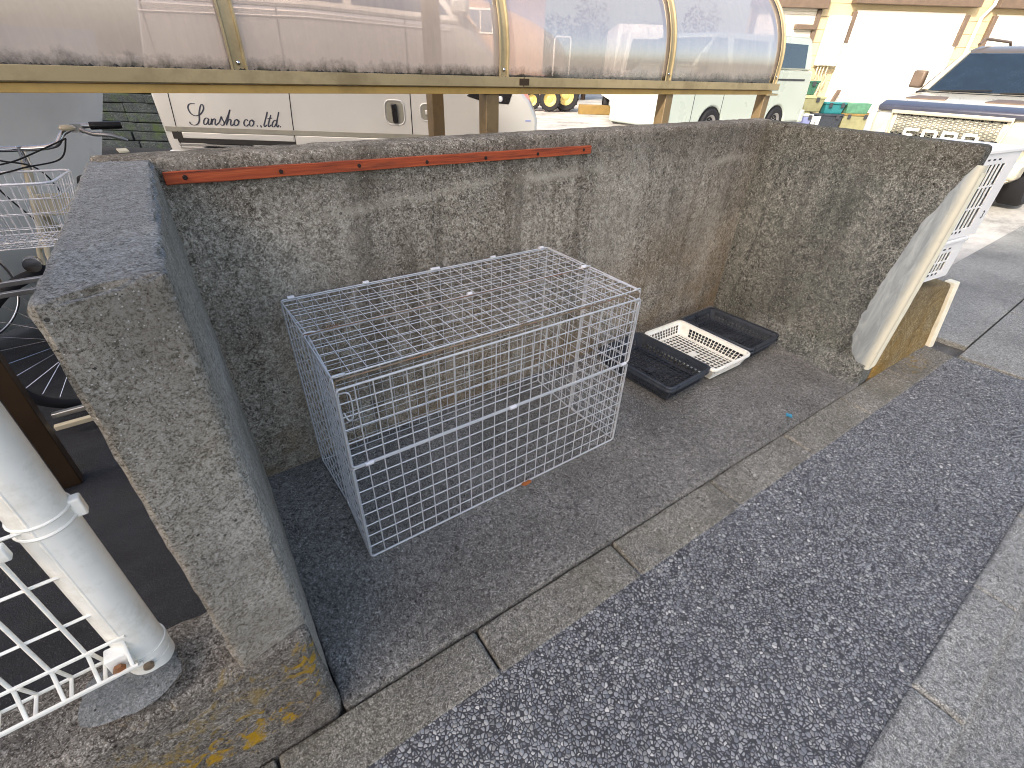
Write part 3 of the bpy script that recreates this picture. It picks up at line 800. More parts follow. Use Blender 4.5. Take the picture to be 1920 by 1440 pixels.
slot_crate('plastic_crate', 'upper white slotted plastic crate stacked above the brown ledge', MT(3.185, -1.06, .735, -7), Hh=.42, rows=3, dig='3', W=.47, slotw=.34)
slot_crate('plastic_crate', 'lower white slotted plastic crate resting on the brown ledge', MT(3.165, -1.06, .505, -7), Hh=.205, rows=2, W=.40, slotw=.29)

# small litter
mb = MB()
for (cx, cy) in ((.857, -.645),):
    vs = [(cx, cy, .012)]; K = 9
    for k in range(K):
        a = 2 * PI * k / K; q = .02 * (.5 + .5 * abs(math.cos(a * 1.0))) + .006; vs.append((cx + q * math.cos(a), cy + q * .6 * math.sin(a), .004 + .004 * random.random()))
    mb.add(vs, [(0, 1 + k, 1 + (k + 1) % K) for k in range(K)])
tag(mb.build('dry_leaf', M['leaf']), 'small dry orange leaf on the floor beside the cage front', 'leaf')
mb = MB()
for k in range(4):
    a = k * 1.3; mb.box(-.012, .012, -.004, .004, 0, .006, Matrix.Translation((2.247 + .008 * math.cos(a), -1.045 + .008 * math.sin(a), .001 + k * .003)) @ Matrix.Rotation(a, 4, 'Z'))
tag(mb.build('plastic_scrap', M['blue_bit']), 'tiny blue plastic scrap near the front edge of the floor', 'litter')
mb = MB(); mb.box(-.03, .03, -.012, .012, 0, .004, MT(-.062, .16, H + .003, 95))
tag(mb.build('wood_chip', M['cream']), 'short cream strip lying on the wall top below the brake lever', 'strip')
# a scatter of pale pebbles and chips on floor and paving
mb = MB()
for _ in range(260):
    x = random.uniform(-.1, 3.9); y = random.choice([random.uniform(-1.03, -1.0), random.uniform(-1.95, -1.17), random.uniform(-1.21, -1.17), random.uniform(-1.0, -.1)])
    if x > 2.8 and y > -1.1: continue
    z = 0 if y > -1.0 else (-.034 if y < -1.17 - .04 * x else -.022)
    q = random.uniform(.002, .0055); vs = []
    for sx, sy, sz in ((1, 0, 0), (0, 1, 0), (-1, 0, 0), (0, -1, 0), (0, 0, 1), (0, 0, -.3)):
        vs.append((x + sx * q * random.uniform(.6, 1.2), y + sy * q * random.uniform(.6, 1.2), z + sz * q * .8))
    mb.add(vs, [(0, 1, 4), (1, 2, 4), (2, 3, 4), (3, 0, 4), (1, 0, 5), (2, 1, 5), (3, 2, 5), (0, 3, 5)])
o = mb.build('loose_grit', M['mortar']); o['kind'] = 'stuff'; o['label'] = 'loose pale grit scattered over floor and paving'; o['category'] = 'grit'

# ================================================================== WHITE FENCE (left)
fen = thing('mesh_fence', 'white coated steel mesh fence with round post on the low wall at lower left', 'fence', (-.335, -.88, .42))
def fbuild(mb, name, mat='white_coat', **k): return child_at(mb.build(name, M[mat], **k), fen)
PX, PY = -.338, -.895
mb = MB(); mb.lathe([(.0, .40), (.038, .416), (.038, .98), (.038, 1.9), (.0, 1.9)], 28, Matrix.Translation((PX, PY, 0)))
fbuild(mb, 'post', smooth=50)
mb = MB(); mb.lathe([(.0383, .46), (.0412, .46), (.0412, .475), (.0383, .475)], 28, Matrix.Translation((PX, PY, 0))); mb.lathe([(.0383, .418), (.0394, .418), (.0394, .445), (.0383, .445)], 28, Matrix.Translation((PX, PY, 0)))
fbuild(mb, 'post_cap', smooth=50)
for z in (.835,):
    mb = MB(); mb.lathe([(.0383, z), (.0415, z), (.0415, z + .006), (.0383, z + .006)], 28, Matrix.Translation((PX, PY, 0)))
    mb.lathe([(.0383, z + .022), (.0411, z + .022), (.0411, z + .028), (.0383, z + .028)], 28, Matrix.Translation((PX, PY, 0)))
    mb.box(PX - .075, PX - .035, PY - .06, PY - .045, z, z + .028); mb.box(PX + .036, PX + .052, PY - .012, PY + .006, z - .004, z + .032)
    fbuild(mb, 'clamp', 'white_coat', bevel=.003)
    mb = MB(); mb.lathe([(0, 0), (.011, 0), (.011, .012), (0, .014)], 6, Matrix.Translation((PX - .075, PY - .06, z + .014)) @ Matrix.Rotation(R(90), 4, 'X'))
    fbuild(mb, 'bolt', 'zinc_rust', smooth=30)
FY = -.93
mb = MB()
xs = [-.346 - .05 * k for k in range(34)]
zs = [.636, .745, .855, .965, 1.075, 1.185, 1.295, 1.405]
for x in xs:
    pts = [(x, FY, 1.5), (x, FY, .56), (x, FY, .545), (x, FY - .03, .50), (x, FY - .012, .475), (x, FY + .03, .478), (x, FY + .012, .535)]
    mb.tube(pts[:3] + pts[3:], .0033, 6)
for z in zs: mb.tube([(-.338, FY + .005, z), (-2.05, FY + .005, z)], .0031, 6)
for y, z in ((FY - .003, .556), (FY - .032, .50), (FY - .012, .472), (FY + .03, .476)):
    mb.tube([(-.338, y, z), (-2.05, y, z)], .0035, 6)
fbuild(mb, 'mesh_panel', smooth=60)
mb = MB(); mb.box(-.382, -.347, FY - .016, FY + .014, .484, .526)
fbuild(mb, 'bracket', bevel=.003)
mb = MB(); mb.lathe([(0, 0), (.010, 0), (.010, .008), (0, .010)], 6, Matrix.Translation((-.365, FY - .022, .505)) @ Matrix.Rotation(R(90), 4, 'X'))
fbuild(mb, 'bolt', 'zinc_rust', smooth=30)
mb = MB(); mb.lathe([(0, 0), (.009, 0), (.009, .006), (0, .008)], 12, Matrix.Translation((PX + .002, PY - .041, .452)) @ Matrix.Rotation(R(90), 4, 'X'))
fbuild(mb, 'bolt', 'zinc_rust', smooth=30)

# downpipe and dark post behind, bicycle rack
dp = MB()
dp.lathe([(.0, .0), (.033, .0), (.033, .14), (.036, .14), (.036, .19), (.030, .19), (.030, 1.9)], 20, Matrix.Translation((-.735, .40, 0)))
tag(dp.build('drain_pipe', M['grey_pipe'], smooth=50), 'grey plastic drain pipe with socket beside the dark post at left', 'pipe')
mb = MB(); mb.box(-.68, -.62, .40, .46, -.012, 1.35)
tag(mb.build('steel_post', M['bronze_dark'], bevel=.004), 'dark brown square steel post rising behind the white fence', 'post')
rk = thing('bicycle_rack', 'low steel bicycle rack rails behind the left wall', 'rack', (-.6, .8, 0))
for y, z, m_ in ((.86, .075, 'steel'), (.80, .045, 'cream')):
    mb = MB(); mb.box(-.70, .6, y - .012, y + .012, z - .012, z + .012); child_at(mb.build('rail', M[m_], bevel=.003), rk)
for z, m_ in ((.70, 'steel'), (.66, 'steel')):
    mb = MB(); mb.box(-1.6, .4, .80, .82, z - .012, z + .008); child_at(mb.build('rail', M[m_], bevel=.003), rk)
mb = MB(); mb.box(-.68, -.60, .83, .85, .69, 1.05); child_at(mb.build('upright', M['brown_box'], bevel=.004), rk)
for x in (-.45, .1):
    mb = MB(); mb.tube([(x, .83, .05), (x, .83, .3), (x, 1.1, .42), (x, 1.35, .3), (x, 1.35, 0)], .009, 8); child_at(mb.build('wheel_hoop', M['steel'], smooth=60), rk)

# ================================================================== BICYCLE
bk = thing('bicycle', 'silver city bicycle with wire front basket parked behind the left wall', 'bicycle', (-.6, .97, 0))
def bb(mb, name, mat, par=None, **k):
    o = mb.build(name, M[mat], **k); child_at(o, bk)
    if par:
        o.parent = par; o.matrix_parent_inverse = Matrix.Identity(4)
    return o
def wheel_at(c, d, r=.325):
    c = Vector(c); d = Vector(d).normalized(); ax = d.cross(Vector((0, 0, 1)))
    Mx = Matrix((d, Vector((0, 0, 1)), ax)).transposed().to_4x4(); Mx.translation = c
    ring = lambda rr, n: [Mx @ Vector((rr * math.cos(2 * PI * k / n), rr * math.sin(2 * PI * k / n), 0)) for k in range(n)]
    w = bb(MB().tube(ring(r, 56), .024, 10, closed=True), 'wheel', 'tyre', smooth=60)
    mb = MB(); mb.tube(ring(r - .022, 56), .0085, 8, closed=True); bb(mb, 'rim', 'chrome', smooth=60).parent = bk
    mb = MB()
    for k in range(28):
        a = 2 * PI * k / 28; b = a + (.45 if k % 2 else -.45)
        mb.tube([Mx @ Vector((.022 * math.cos(b), .022 * math.sin(b), (.025 if k % 4 < 2 else -.025))), Mx @ Vector(((r - .03) * math.cos(a), (r - .03) * math.sin(a), 0))], .0011, 4)
    mb.tube([Mx @ Vector((0, 0, -.045)), Mx @ Vector((0, 0, .045))], .016, 10)
    bb(mb, 'spokes', 'chrome', smooth=60)
wd = Vector((-.90, -.43, 0)).normalized()
FA = Vector((-.50, 1.05, .33)); RA = Vector((-.22, 1.98, .33))
wheel_at(FA, wd); wheel_at(RA, (-.38, -.92, 0))
hb = Vector((-.42, 1.38, 0)); side = Vector((.99, -.12, 0)).normalized()
sd = Vector((.43, -.90, 0))
mb = MB()   # fork
for s_ in (-1, 1):
    mb.tube(spline([FA + sd * .05 * s_, FA + Vector((.01, .04, .1)) + sd * .05 * s_, Vector((-.50, 1.20, .66)) + sd * .045 * s_, Vector((-.485, 1.235, .72)) + sd * .02 * s_], 5), .010, 8)
mb.tube([(-.487, 1.232, .70), (-.42, 1.38, 1.06)], .016, 10)
bb(mb, 'fork', 'cream', smooth=60)
mb = MB()
bbk = Vector((-.36, 1.55, .28)); st = Vector((-.27, 1.78, .78))
mb.tube([(-.465, 1.28, .80), bbk], .017, 10); mb.tube([(-.455, 1.30, .86), (-.35, 1.60, .42), st * .4 + bbk * .6], .015, 10)
mb.tube([bbk, st], .015, 10)
for s_ in (-1, 1):
    mb.tube([bbk + sd * .03 * s_, RA + sd * .055 * s_], .009, 8); mb.tube([st + sd * .03 * s_, RA + sd * .055 * s_], .008, 8)
bb(mb, 'frame', 'cream', smooth=60)
mb = MB(); mb.lathe([(0, .0), (.05, .0), (.10, .03), (.09, .055), (0, .07)], 20, Matrix.Translation((st.x + .03, st.y + .06, st.z + .05)) @ Matrix.Diagonal((.8, 1.3, 1, 1)))
bb(mb, 'saddle', 'black', smooth=60)
zb = 1.10
bars = [hb + side * x + Vector((0, dy, zb + dz)) for x, dy, dz in ((-.37, .10, .065), (-.27, .07, .065), (-.19, .0, .05), (-.12, -.03, .0), (0, -.02, -.01), (.12, -.03, .0), (.17, .0, .045), (.24, .05, .065), (.37, .06, .065))]
mb = MB(); mb.tube(spline(bars, 8), .0115, 12); mb.tube([hb + Vector((0, -.02, zb - .10)), hb + Vector((0, -.02, zb))], .013, 10)
hbar = bb(mb, 'handlebar', 'chrome', smooth=60)
for s_, e in ((1, bars[-1]), (-1, bars[0])):
    inn = bars[-2] if s_ > 0 else bars[1]
    dd = (e - inn).normalized()
    mb = MB(); mb.tube([e - dd * .10, e - dd * .095, e + dd * .015, e + dd * .02], [.0155, .0165, .0165, .013], 14)
    bb(mb, 'grip', 'black_gloss', smooth=50)
    mb = MB(); mb.tube(spline([e - dd * .14 + Vector((0, -.01, -.012)), e - dd * .10 + Vector((0, -.035, -.03)), e - dd * .04 + Vector((0, -.055, -.035)), e + dd * .02 + Vector((0, -.05, -.06))], 6), [.012] * 3 + [.0085] * 14 + [.006] * 2, 8)
    mb.box(-.02, .02, -.014, .014, -.02, .014, Matrix.Translation(e - dd * .15 + Vector((0, -.008, -.004))))
    bb(mb, 'brake_lever', 'steel', smooth=50)
mb = MB(); mb.lathe([(0, 0), (.027, 0), (.030, .008), (.024, .018), (0, .022)], 18, Matrix.Translation(bars[-3] + Vector((.02, -.02, .012))))
bb(mb, 'bell', 'cream', smooth=50)
for pts in ([bars[-3] + Vector((0, -.03, -.02)), hb + Vector((.12, -.09, zb - .05)), hb + Vector((-.02, -.15, zb - .07)), hb + Vector((-.12, -.12, zb - .12)), hb + Vector((-.05, -.1, .8))],
            [bars[2] + Vector((0, -.03, -.02)), hb + Vector((-.08, -.13, zb - .03)), hb + Vector((.05, -.14, zb - .09)), hb + Vector((.09, -.02, .75))],
            [bars[-3] + Vector((0, -.03, -.02)), hb + Vector((.0, -.18, zb - .03)), hb + Vector((-.15, -.16, zb - .08)), hb + Vector((-.18, -.12, .86))]):
    mb = MB(); mb.tube(spline(pts, 8), .0032, 6); bb(mb, 'cable', 'black', smooth=60)
# basket
bc = Vector((-.50, 1.10, 0)); bu = Vector((.97, -.2, 0)).normalized(); bv = Vector((.2, .97, 0)).normalized()
zt, zb_ = 1.02, .775
def bpt(u, v, z):
    k = .80 + .20 * (z - zb_) / (zt - zb_); return bc + bu * (u * .205 * k) + bv * (v * .145 * k) + Vector((0, 0, z))
def bring(z):
    out = []
    for cx, cy, a0 in ((.8, -.75, -90), (.8, .75, 0), (-.8, .75, 90), (-.8, -.75, 180)):
        for k in range(4):
            a = R(a0 + 30 * k); out.append(bpt(cx + .2 * math.cos(a), cy + .25 * math.sin(a), z))
    return out
mb = MB()
mb.tube(bring(zt), .0048, 8, closed=True)
for z in (.965, .91, .85, .80): mb.tube(bring(z), .0017, 5, closed=True)
mb.tube(bring(zb_), .0025, 6, closed=True)
for k in range(15):
    u = -1 + 2 * k / 14
    for v in (-1, 1): mb.tube([bpt(u * .93, v, zt), bpt(u * .93, v, zb_), bpt(u * .93, 0, zb_)], .0016, 5)
for k in range(9):
    v = -1 + 2 * k / 8
    for u in (-1, 1): mb.tube([bpt(u, v * .93, zt), bpt(u, v * .93, zb_), bpt(0, v * .93, zb_ - .001)], .0016, 5)
bb(mb, 'basket', 'zinc_bright', smooth=60)
mb = MB(); mb.hexa([bpt(.2, 1.02, .84), bpt(.85, 1.02, .84), bpt(.85, 1.06, .84), bpt(.2, 1.06, .84), bpt(.2, 1.02, .93), bpt(.85, 1.02, .93), bpt(.85, 1.06, .93), bpt(.2, 1.06, .93)])
bb(mb, 'basket_plate', 'cream', bevel=.003)
mb = MB(); mb.lathe([(0, 0), (.03, .0), (.033, .03), (.022, .07), (0, .085)], 18, Matrix.Translation((-.52, 1.0, .70)) @ Matrix.Rotation(R(-90), 4, 'X'))
bb(mb, 'head_lamp', 'chrome', smooth=50)

# grey sheet panel behind the bicycle
mb = MB()
K = 14; vs = []
for i in range(K + 1):
    t = i / K; bow = .05 * math.sin(t * PI)
    for (xr, z) in ((-.42, .02), (-.2, .86), (-.03, 1.3), (.02, 1.55)):
        vs.append((-2.3 + (xr + 2.3) * t, 1.2 + 1.4 * t - bow, z))
mb.add(vs, [(i * 4 + k, (i + 1) * 4 + k, (i + 1) * 4 + k + 1, i * 4 + k + 1) for i in range(K) for k in range(3)])
pn = mb.build('sheet_screen', M['grey_panel'], smooth=60)
sm = pn.modifiers.new('solid', 'SOLIDIFY'); sm.thickness = .012
tag(pn, 'smooth blue grey sheet screen standing behind the bicycle handlebar', 'screen')

# ================================================================== BICYCLE SHELTER
sh = thing('bicycle_shelter', 'bronze framed shelter with curved smoky polycarbonate roof behind the wall', 'shelter', (2, 1.5, 0))
def sb(mb, name, mat, **k): return child_at(mb.build(name, M[mat], **k), sh)
def zt_(x): return 1.403 - .0055 * x
Y0 = .90
# gutter: profile with lip, extruded along x (slight fall)
def xprof(prof, x0, x1, name, mat):
    mb = MB(); vs = [(x, Y0 + y, z + zt_(x)) for x in (x0, x1) for y, z in prof]; n = len(prof)
    fs = [tuple(range(n)), tuple(range(2 * n - 1, n - 1, -1))] + [((i + 1) % n, i, n + i, n + (i + 1) % n) for i in range(n)]
    mb.add(vs, fs); return sb(mb, name, mat, bevel=.0015)
xprof([(-.035, 0), (-.035, -.048), (-.028, -.052), (.03, -.052), (.03, -.012), (.022, -.012), (.022, -.045), (-.027, -.045), (-.027, -.002)], -2.4, 4.80, 'gutter', 'bronze')
xprof([(-.012, -.054), (-.015, -.085), (.045, -.085), (.045, -.054)], -2.4, 4.74, 'beam', 'bronze_gold')
mb = MB(); mb.box(1.93, 1.935, Y0 - .0365, Y0 - .0345, 1.345, 1.394); mb.box(1.90, 1.97, Y0 - .037, Y0 - .035, 1.352, 1.385); sb(mb, 'gutter_joint', 'bronze_dark')
def arc(off=0.0):
    """y,z along the curved roof line"""
    Rr = .64 + off; c = (Y0 + .64 + .005, 1.50)
    pts = [(Y0 + .005 - off, 1.375), (Y0 + .005 - off, 1.44)]
    for k in range(0, 19):
        a = R(180 - 5 * k); pts.append((c[0] + Rr * math.cos(a), c[1] + Rr * math.sin(a)))
    pts += [(c[0] + .3, c[1] + Rr + .0), (c[0] + .62, c[1] + Rr - .03)]
    return pts
div = [-2.36, -.93, .44, 1.81, 3.27, 4.75]
for a, b in zip(div, div[1:]):
    mb = MB(); A = arc(-.002); vs = [(x, y, z) for x in (a + .012, (a + b) / 2, b - .012) for y, z in A]; n = len(A)
    mb.add(vs, [(j * n + i, j * n + i + 1, (j + 1) * n + i + 1, (j + 1) * n + i) for j in range(2) for i in range(n - 1)])
    sb(mb, 'roof_panel', 'poly', smooth=70)
for x in div:
    # outer cover strip with two raised flanges, and inner rib
    mb = MB(); A = arc(.012); n = len(A)
    secs = ((-.032, .0), (-.032, .006), (-.024, .006), (-.02, -.004), (.02, -.004), (.024, .006), (.032, .006), (.032, .0))
    vs = []
    for i, (y, z) in enumerate(A):
        j0, j1 = max(i - 1, 0), min(i + 1, n - 1)
        t = Vector((A[j1][0] - A[j0][0], A[j1][1] - A[j0][1])).normalized(); nr = Vector((-t.y, t.x))
        for dx, o_ in secs: vs.append((x + dx, y + nr.x * o_, z + nr.y * o_))
    m_ = len(secs)
    mb.add(vs, [(i * m_ + k, i * m_ + k + 1, (i + 1) * m_ + k + 1, (i + 1) * m_ + k) for i in range(n - 1) for k in range(m_ - 1)])
    rib = sb(mb, 'roof_rib', 'bronze', smooth=40)
    mb = MB(); A = arc(-.012); B = arc(-.052); vs = []
    for (y, z), (y2, z2) in zip(A, B): vs += [(x - .028, y, z), (x + .028, y, z), (x + .028, y2, z2), (x - .028, y2, z2)]
    mb.add(vs, [(i * 4 + k, i * 4 + (k + 1) % 4, (i + 1) * 4 + (k + 1) % 4, (i + 1) * 4 + k) for i in range(n - 1) for k in range(4)])
    sb(mb, 'inner_rib', 'bronze_dark', smooth=40)
    for zz in (1.425,):
        mb = MB(); mb.lathe([(0, .006), (.006, .005), (.009, 0)], 10, Matrix.Translation((x, Y0 - .008, zz)) @ Matrix.Rotation(R(90), 4, 'X')); o = sb(mb, 'rivet', 'chrome', smooth=60)
mb = MB(); mb.box(-2.4, 4.75, Y0 + .01, Y0 + .03, 1.36, 1.40); sb(mb, 'sill_bar', 'bronze')
for x, w in ((1.735, .088), (3.33, .08), (4.70, .088)):
    mb = MB(); mb.box(x - w / 2, x + w / 2, Y0 - .005, Y0 + .075, -.012, 1.318 - .005 * x); sb(mb, 'post', 'bronze_post', bevel=.004)
for x in (1.80,):
    mb = MB(); mb.box(x - .045, x + .045, 1.66, 1.75, -.012, 2.12); sb(mb, 'post', 'bronze_post', bevel=.004)
mb = MB(); mb.box(-2.3, -2.22, 1.66, 1.75, -.012, 2.12); sb(mb, 'post', 'bronze_post', bevel=.004)
mb = MB(); mb.box(-2.4, 4.75, 1.68, 1.73, 2.03, 2.11); sb(mb, 'roof_beam', 'bronze')
# end bracket
mb = MB(); mb.box(4.66, 4.84, Y0 - .02, Y0 + .05, 1.285, 1.30); mb.tube([(4.78, Y0 + .0, 1.36), (5.05, Y0 + .15, 1.365)], .012, 8); sb(mb, 'end_bracket', 'bronze', bevel=.002)
# bits of moss lining the gutter lip
mb = MB()
for _ in range(520):
    x = random.uniform(-.6, 4.7); q = random.uniform(.003, .010); cx, cy, cz = x, Y0 - .004 + random.uniform(-.012, .004), zt_(x) - .006 + random.uniform(0, .006)
    vs = [(cx + sx * q * random.uniform(.6, 1.6), cy + sy * q * .6, cz + sz * q * random.uniform(.4, 1.2)) for sx, sy, sz in ((1, 0, 0), (0, 1, 0), (-1, 0, 0), (0, -1, 0), (0, 0, 1))]
    mb.add(vs, [(0, 1, 4), (1, 2, 4), (2, 3, 4), (3, 0, 4)])
o = sb(mb, 'gutter_grime', 'black'); o['kind'] = 'stuff'

# ================================================================== VEHICLES
def frame_local(r, f, ang_deg):
    """local x along yard direction rotated, local y away from the viewer"""
    a = R(ang_deg); X_ = RH * math.cos(a) + FH * math.sin(a); Y_ = -RH * math.sin(a) + FH * math.cos(a)
    Mx = Matrix((X_, Y_, Vector((0, 0, 1)))).transposed().to_4x4(); Mx.translation = yard(r, f, 0); return Mx
def put(t, Mx):
    t.matrix_world = Mx; t.location = Mx.to_translation(); t.rotation_euler = Mx.to_euler()
def road_wheel(parent, x, y, r=.31, w=.19, out=-1, name='wheel', rim='steel'):
    Mx = Matrix.Translation((x, y, r)) @ Matrix.Rotation(R(90 if out < 0 else -90), 4, 'X')
    mb = MB(); mb.lathe([(r * .62, w * .5), (r * .9, w * .52), (r, w * .36), (r, -w * .36), (r * .9, -w * .5), (r * .6, -w * .5)], 36, Mx)
    wh = mb.build(name, M['tyre'], parent, smooth=40)
    mb = MB(); mb.lathe([(0, w * .30), (r * .16, w * .34), (r * .2, w * .22), (r * .45, w * .2), (r * .55, w * .42), (r * .64, w * .46), (r * .64, w * .2)], 36, Mx)
    for k in range(8):
        a = 2 * PI * k / 8; mb.lathe([(0, w * .26), (r * .05, w * .25), (r * .05, w * .2)], 8, Mx @ Matrix.Translation((r * .33 * math.cos(a), r * .33 * math.sin(a), 0)))
    o = mb.build('rim', M[rim], wh, smooth=40)
    return wh
def strip(parent, name, pts, w, mat, y=-.003):
    Mx = Matrix.Translation((0, y, 0)); mb = MB(); mb.ribbon([(p[0], p[1]) for p in pts], w, Mx)
    # constant width strip
    return mb.build(name, M[mat], parent)
def plate(parent, name, prof, y0, y1, mat, bevel=None, smooth=None):
    return MB().prism(prof, y0, y1).build(name, M[mat], parent, bevel=bevel, smooth=smooth)
def arc_cut(x0, x1, zb, cx, r, n=14):
    """bottom line from x0 to x1 at zb with a wheel arch at cx"""
    h = r * .98; pts = [(cx + r * math.cos(R(180 - 180 * k / n)), zb + h * math.sin(R(180 * k / n))) for k in range(n + 1)]
    return pts

# ---- silver van (side-on, nose to the right)
sv = thing('silver_van', 'silver delivery van with dark blue script lettering parked behind the shelter', 'van')
put(sv, frame_local(0, 6.0, 0))
bz = .34
low = [(-4.02, bz), *arc_cut(0, 0, bz, -3.35, .36), *arc_cut(0, 0, bz, -.62, .36), (.12, bz), (.19, .5), (.18, .95), (.08, 1.13), (-.10, 1.30), (-.40, 1.60), (-.56, 1.76), (-2.2, 1.86), (-3.9, 1.90), (-4.08, 1.2), (-4.06, .6)]
plate(sv, 'body', low, 0, 1.62, 'silver', bevel=.03)
up_ = [(-.56, 1.765), (-1.02, 2.22), (-1.3, 2.33), (-3.75, 2.36), (-3.93, 2.3), (-3.95, 1.905), (-2.2, 1.865)]
mb = MB(); n_ = len(up_)
vs = [(x, .04 + (.10 if z > 2 else 0), z) for x, z in up_] + [(x, 1.58 - (.10 if z > 2 else 0), z) for x, z in up_]
mb.add(vs, [tuple(range(n_)), tuple(range(2 * n_ - 1, n_ - 1, -1))] + [((i + 1) % n_, i, n_ + i, n_ + (i + 1) % n_) for i in range(n_)])
mb.build('cab_roof', M['silver'], sv, bevel=.03)
plate(sv, 'side_window', [(-.72, 1.80), (-1.07, 2.17), (-1.75, 2.2), (-1.75, 1.85)], .055, .075, 'glass_blue', bevel=.008)
plate(sv, 'side_window', [(-1.83, 1.86), (-1.83, 2.2), (-2.75, 2.22), (-2.75, 1.89)], .055, .075, 'glass_blue', bevel=.008)
plate(sv, 'side_window', [(-2.85, 1.90), (-2.85, 2.22), (-3.7, 2.23), (-3.75, 1.92)], .055, .075, 'glass_blue', bevel=.008)
plate(sv, 'windscreen', [(-.545, 1.80), (-1.0, 2.24), (-1.03, 2.22), (-.58, 1.79)], .12, 1.5, 'glass_blue')
# horizontal moulding and panel gaps
mb = MB(); mb.box(-4.03, .155, -.008, .002, .715, .765); mb.build('side_moulding', M['silver_dark'], sv, bevel=.003)
mb = MB(); mb.box(-3.86, -2.59, -.006, .002, .65, .708); mb.box(-2.54, .1, -.014, .002, .56, .712); mb.build('sill_trim', M['silver'], sv, bevel=.006)
mb = MB(); mb.box(-3.93, -2.57, -.004, .002, .60, .648); mb.box(-3.97, -3.86, -.007, .004, .64, .712); mb.build('rail_gap', M['black'], sv)
mb = MB(); mb.box(-3.93, -3.1, -.012, .002, .575, .592); mb.box(-3.92, -3.2, -.012, .002, .54, .553); mb.build('sill_strip', M['steel'], sv)
for pts in ([(-3.92, .56), (-3.90, .8), (-3.875, 1.08), (-3.86, 1.9)], [(-2.58, .6), (-2.565, .85), (-2.54, 1.1), (-2.50, 1.86)], [(-1.225, .4), (-1.215, 1.14), (-1.21, 1.8)], [(-.30, .45), (-.28, .9), (-.36, 1.3)]):
    mb = MB(); mb.tube([(p[0], .001, p[1]) for p in pts], .006, 5); mb.build('panel_gap', M['black'], sv)
mb = MB(); mb.box(-1.8, -2.1, -.004, .002, 1.72, 1.722) if False else None
mb.tube([(-3.9, -.002, 1.80), (-2.2, -.004, 1.79), (-.75, -.002, 1.72)], .012, 8); mb.build('shoulder_crease', M['silver'], sv, smooth=60)
def handle(cx, cz, w, h, grip):
    # dished escutcheon ring, cup and grip
    K = 32; ring = [(cx + w / 2 * (abs(math.cos(2 * PI * k / K)) ** .5) * (1 if math.cos(2 * PI * k / K) > 0 else -1), cz + h / 2 * (abs(math.sin(2 * PI * k / K)) ** .5) * (1 if math.sin(2 * PI * k / K) > 0 else -1)) for k in range(K)]
    mb = MB(); mb.tube([(x, -.002, z) for x, z in ring], .008, 8, closed=True); hd = mb.build('door_handle', M['silver'], sv, smooth=60)
    mb = MB(); vs = [(x * .999 + cx * .001, -.002, z) for x, z in ring] + [(cx + (x - cx) * .8, .018, cz + (z - cz) * .8) for x, z in ring]
    # cup drawn as a shallow darker dish standing just proud of the skin
    mb.add([(cx + (x - cx) * .9, -.0035, cz + (z - cz) * .9) for x, z in ring], [tuple(range(K))]); mb.build('handle_cup', M['silver_dark'], hd)
    return hd
h1 = handle(-1.40, .975, .215, .235, True)
MB().prism([(-1.432, 1.06), (-1.372, 1.06), (-1.366, .88), (-1.40, .868), (-1.422, .88)], -.032, -.004).build('grip', M['black_gloss'], h1, bevel=.008)
h2 = handle(-1.0, .985, .23, .17, False)
MB().box(-1.06, -.92, -.026, -.004, .965, 1.01).build('grip', M['silver'], h2, bevel=.008)
plate(sv, 'headlight', [(-.60, 1.155), (-.40, 1.10), (-.14, 1.09), (-.10, 1.2), (-.20, 1.33), (-.42, 1.3)], -.012, .06, 'black_gloss', bevel=.01)
mb = MB()
for k in range(3): mb.lathe([(0, .02), (.022, .018), (.03, .0)], 16, Matrix.Translation((-.40 + k * .085, -.012, 1.135)) @ Matrix.Rotation(R(90), 4, 'X'))
mb.build('lamp_unit', M['lamp'], sv, smooth=50)
mb = MB(); mb.box(.05, .11, -.006, .002, .93, .945); mb.build('side_marker', M['blue_box'], sv)
mb = MB(); mb.box(-.72, -.55, -.16, .02, 1.84, 1.98); mb.build('door_mirror', M['silver'], sv, bevel=.03)
plate(sv, 'rear_bumper', [(-4.10, .3), (-4.10, .48), (-4.07, .52), (-3.94, .52), (-3.94, .3)], -.01, 1.63, 'silver', bevel=.02)
for x in (-3.35, -.62):
    road_wheel(sv, x, .10, .31); road_wheel(sv, x, 1.52, .31, out=1)
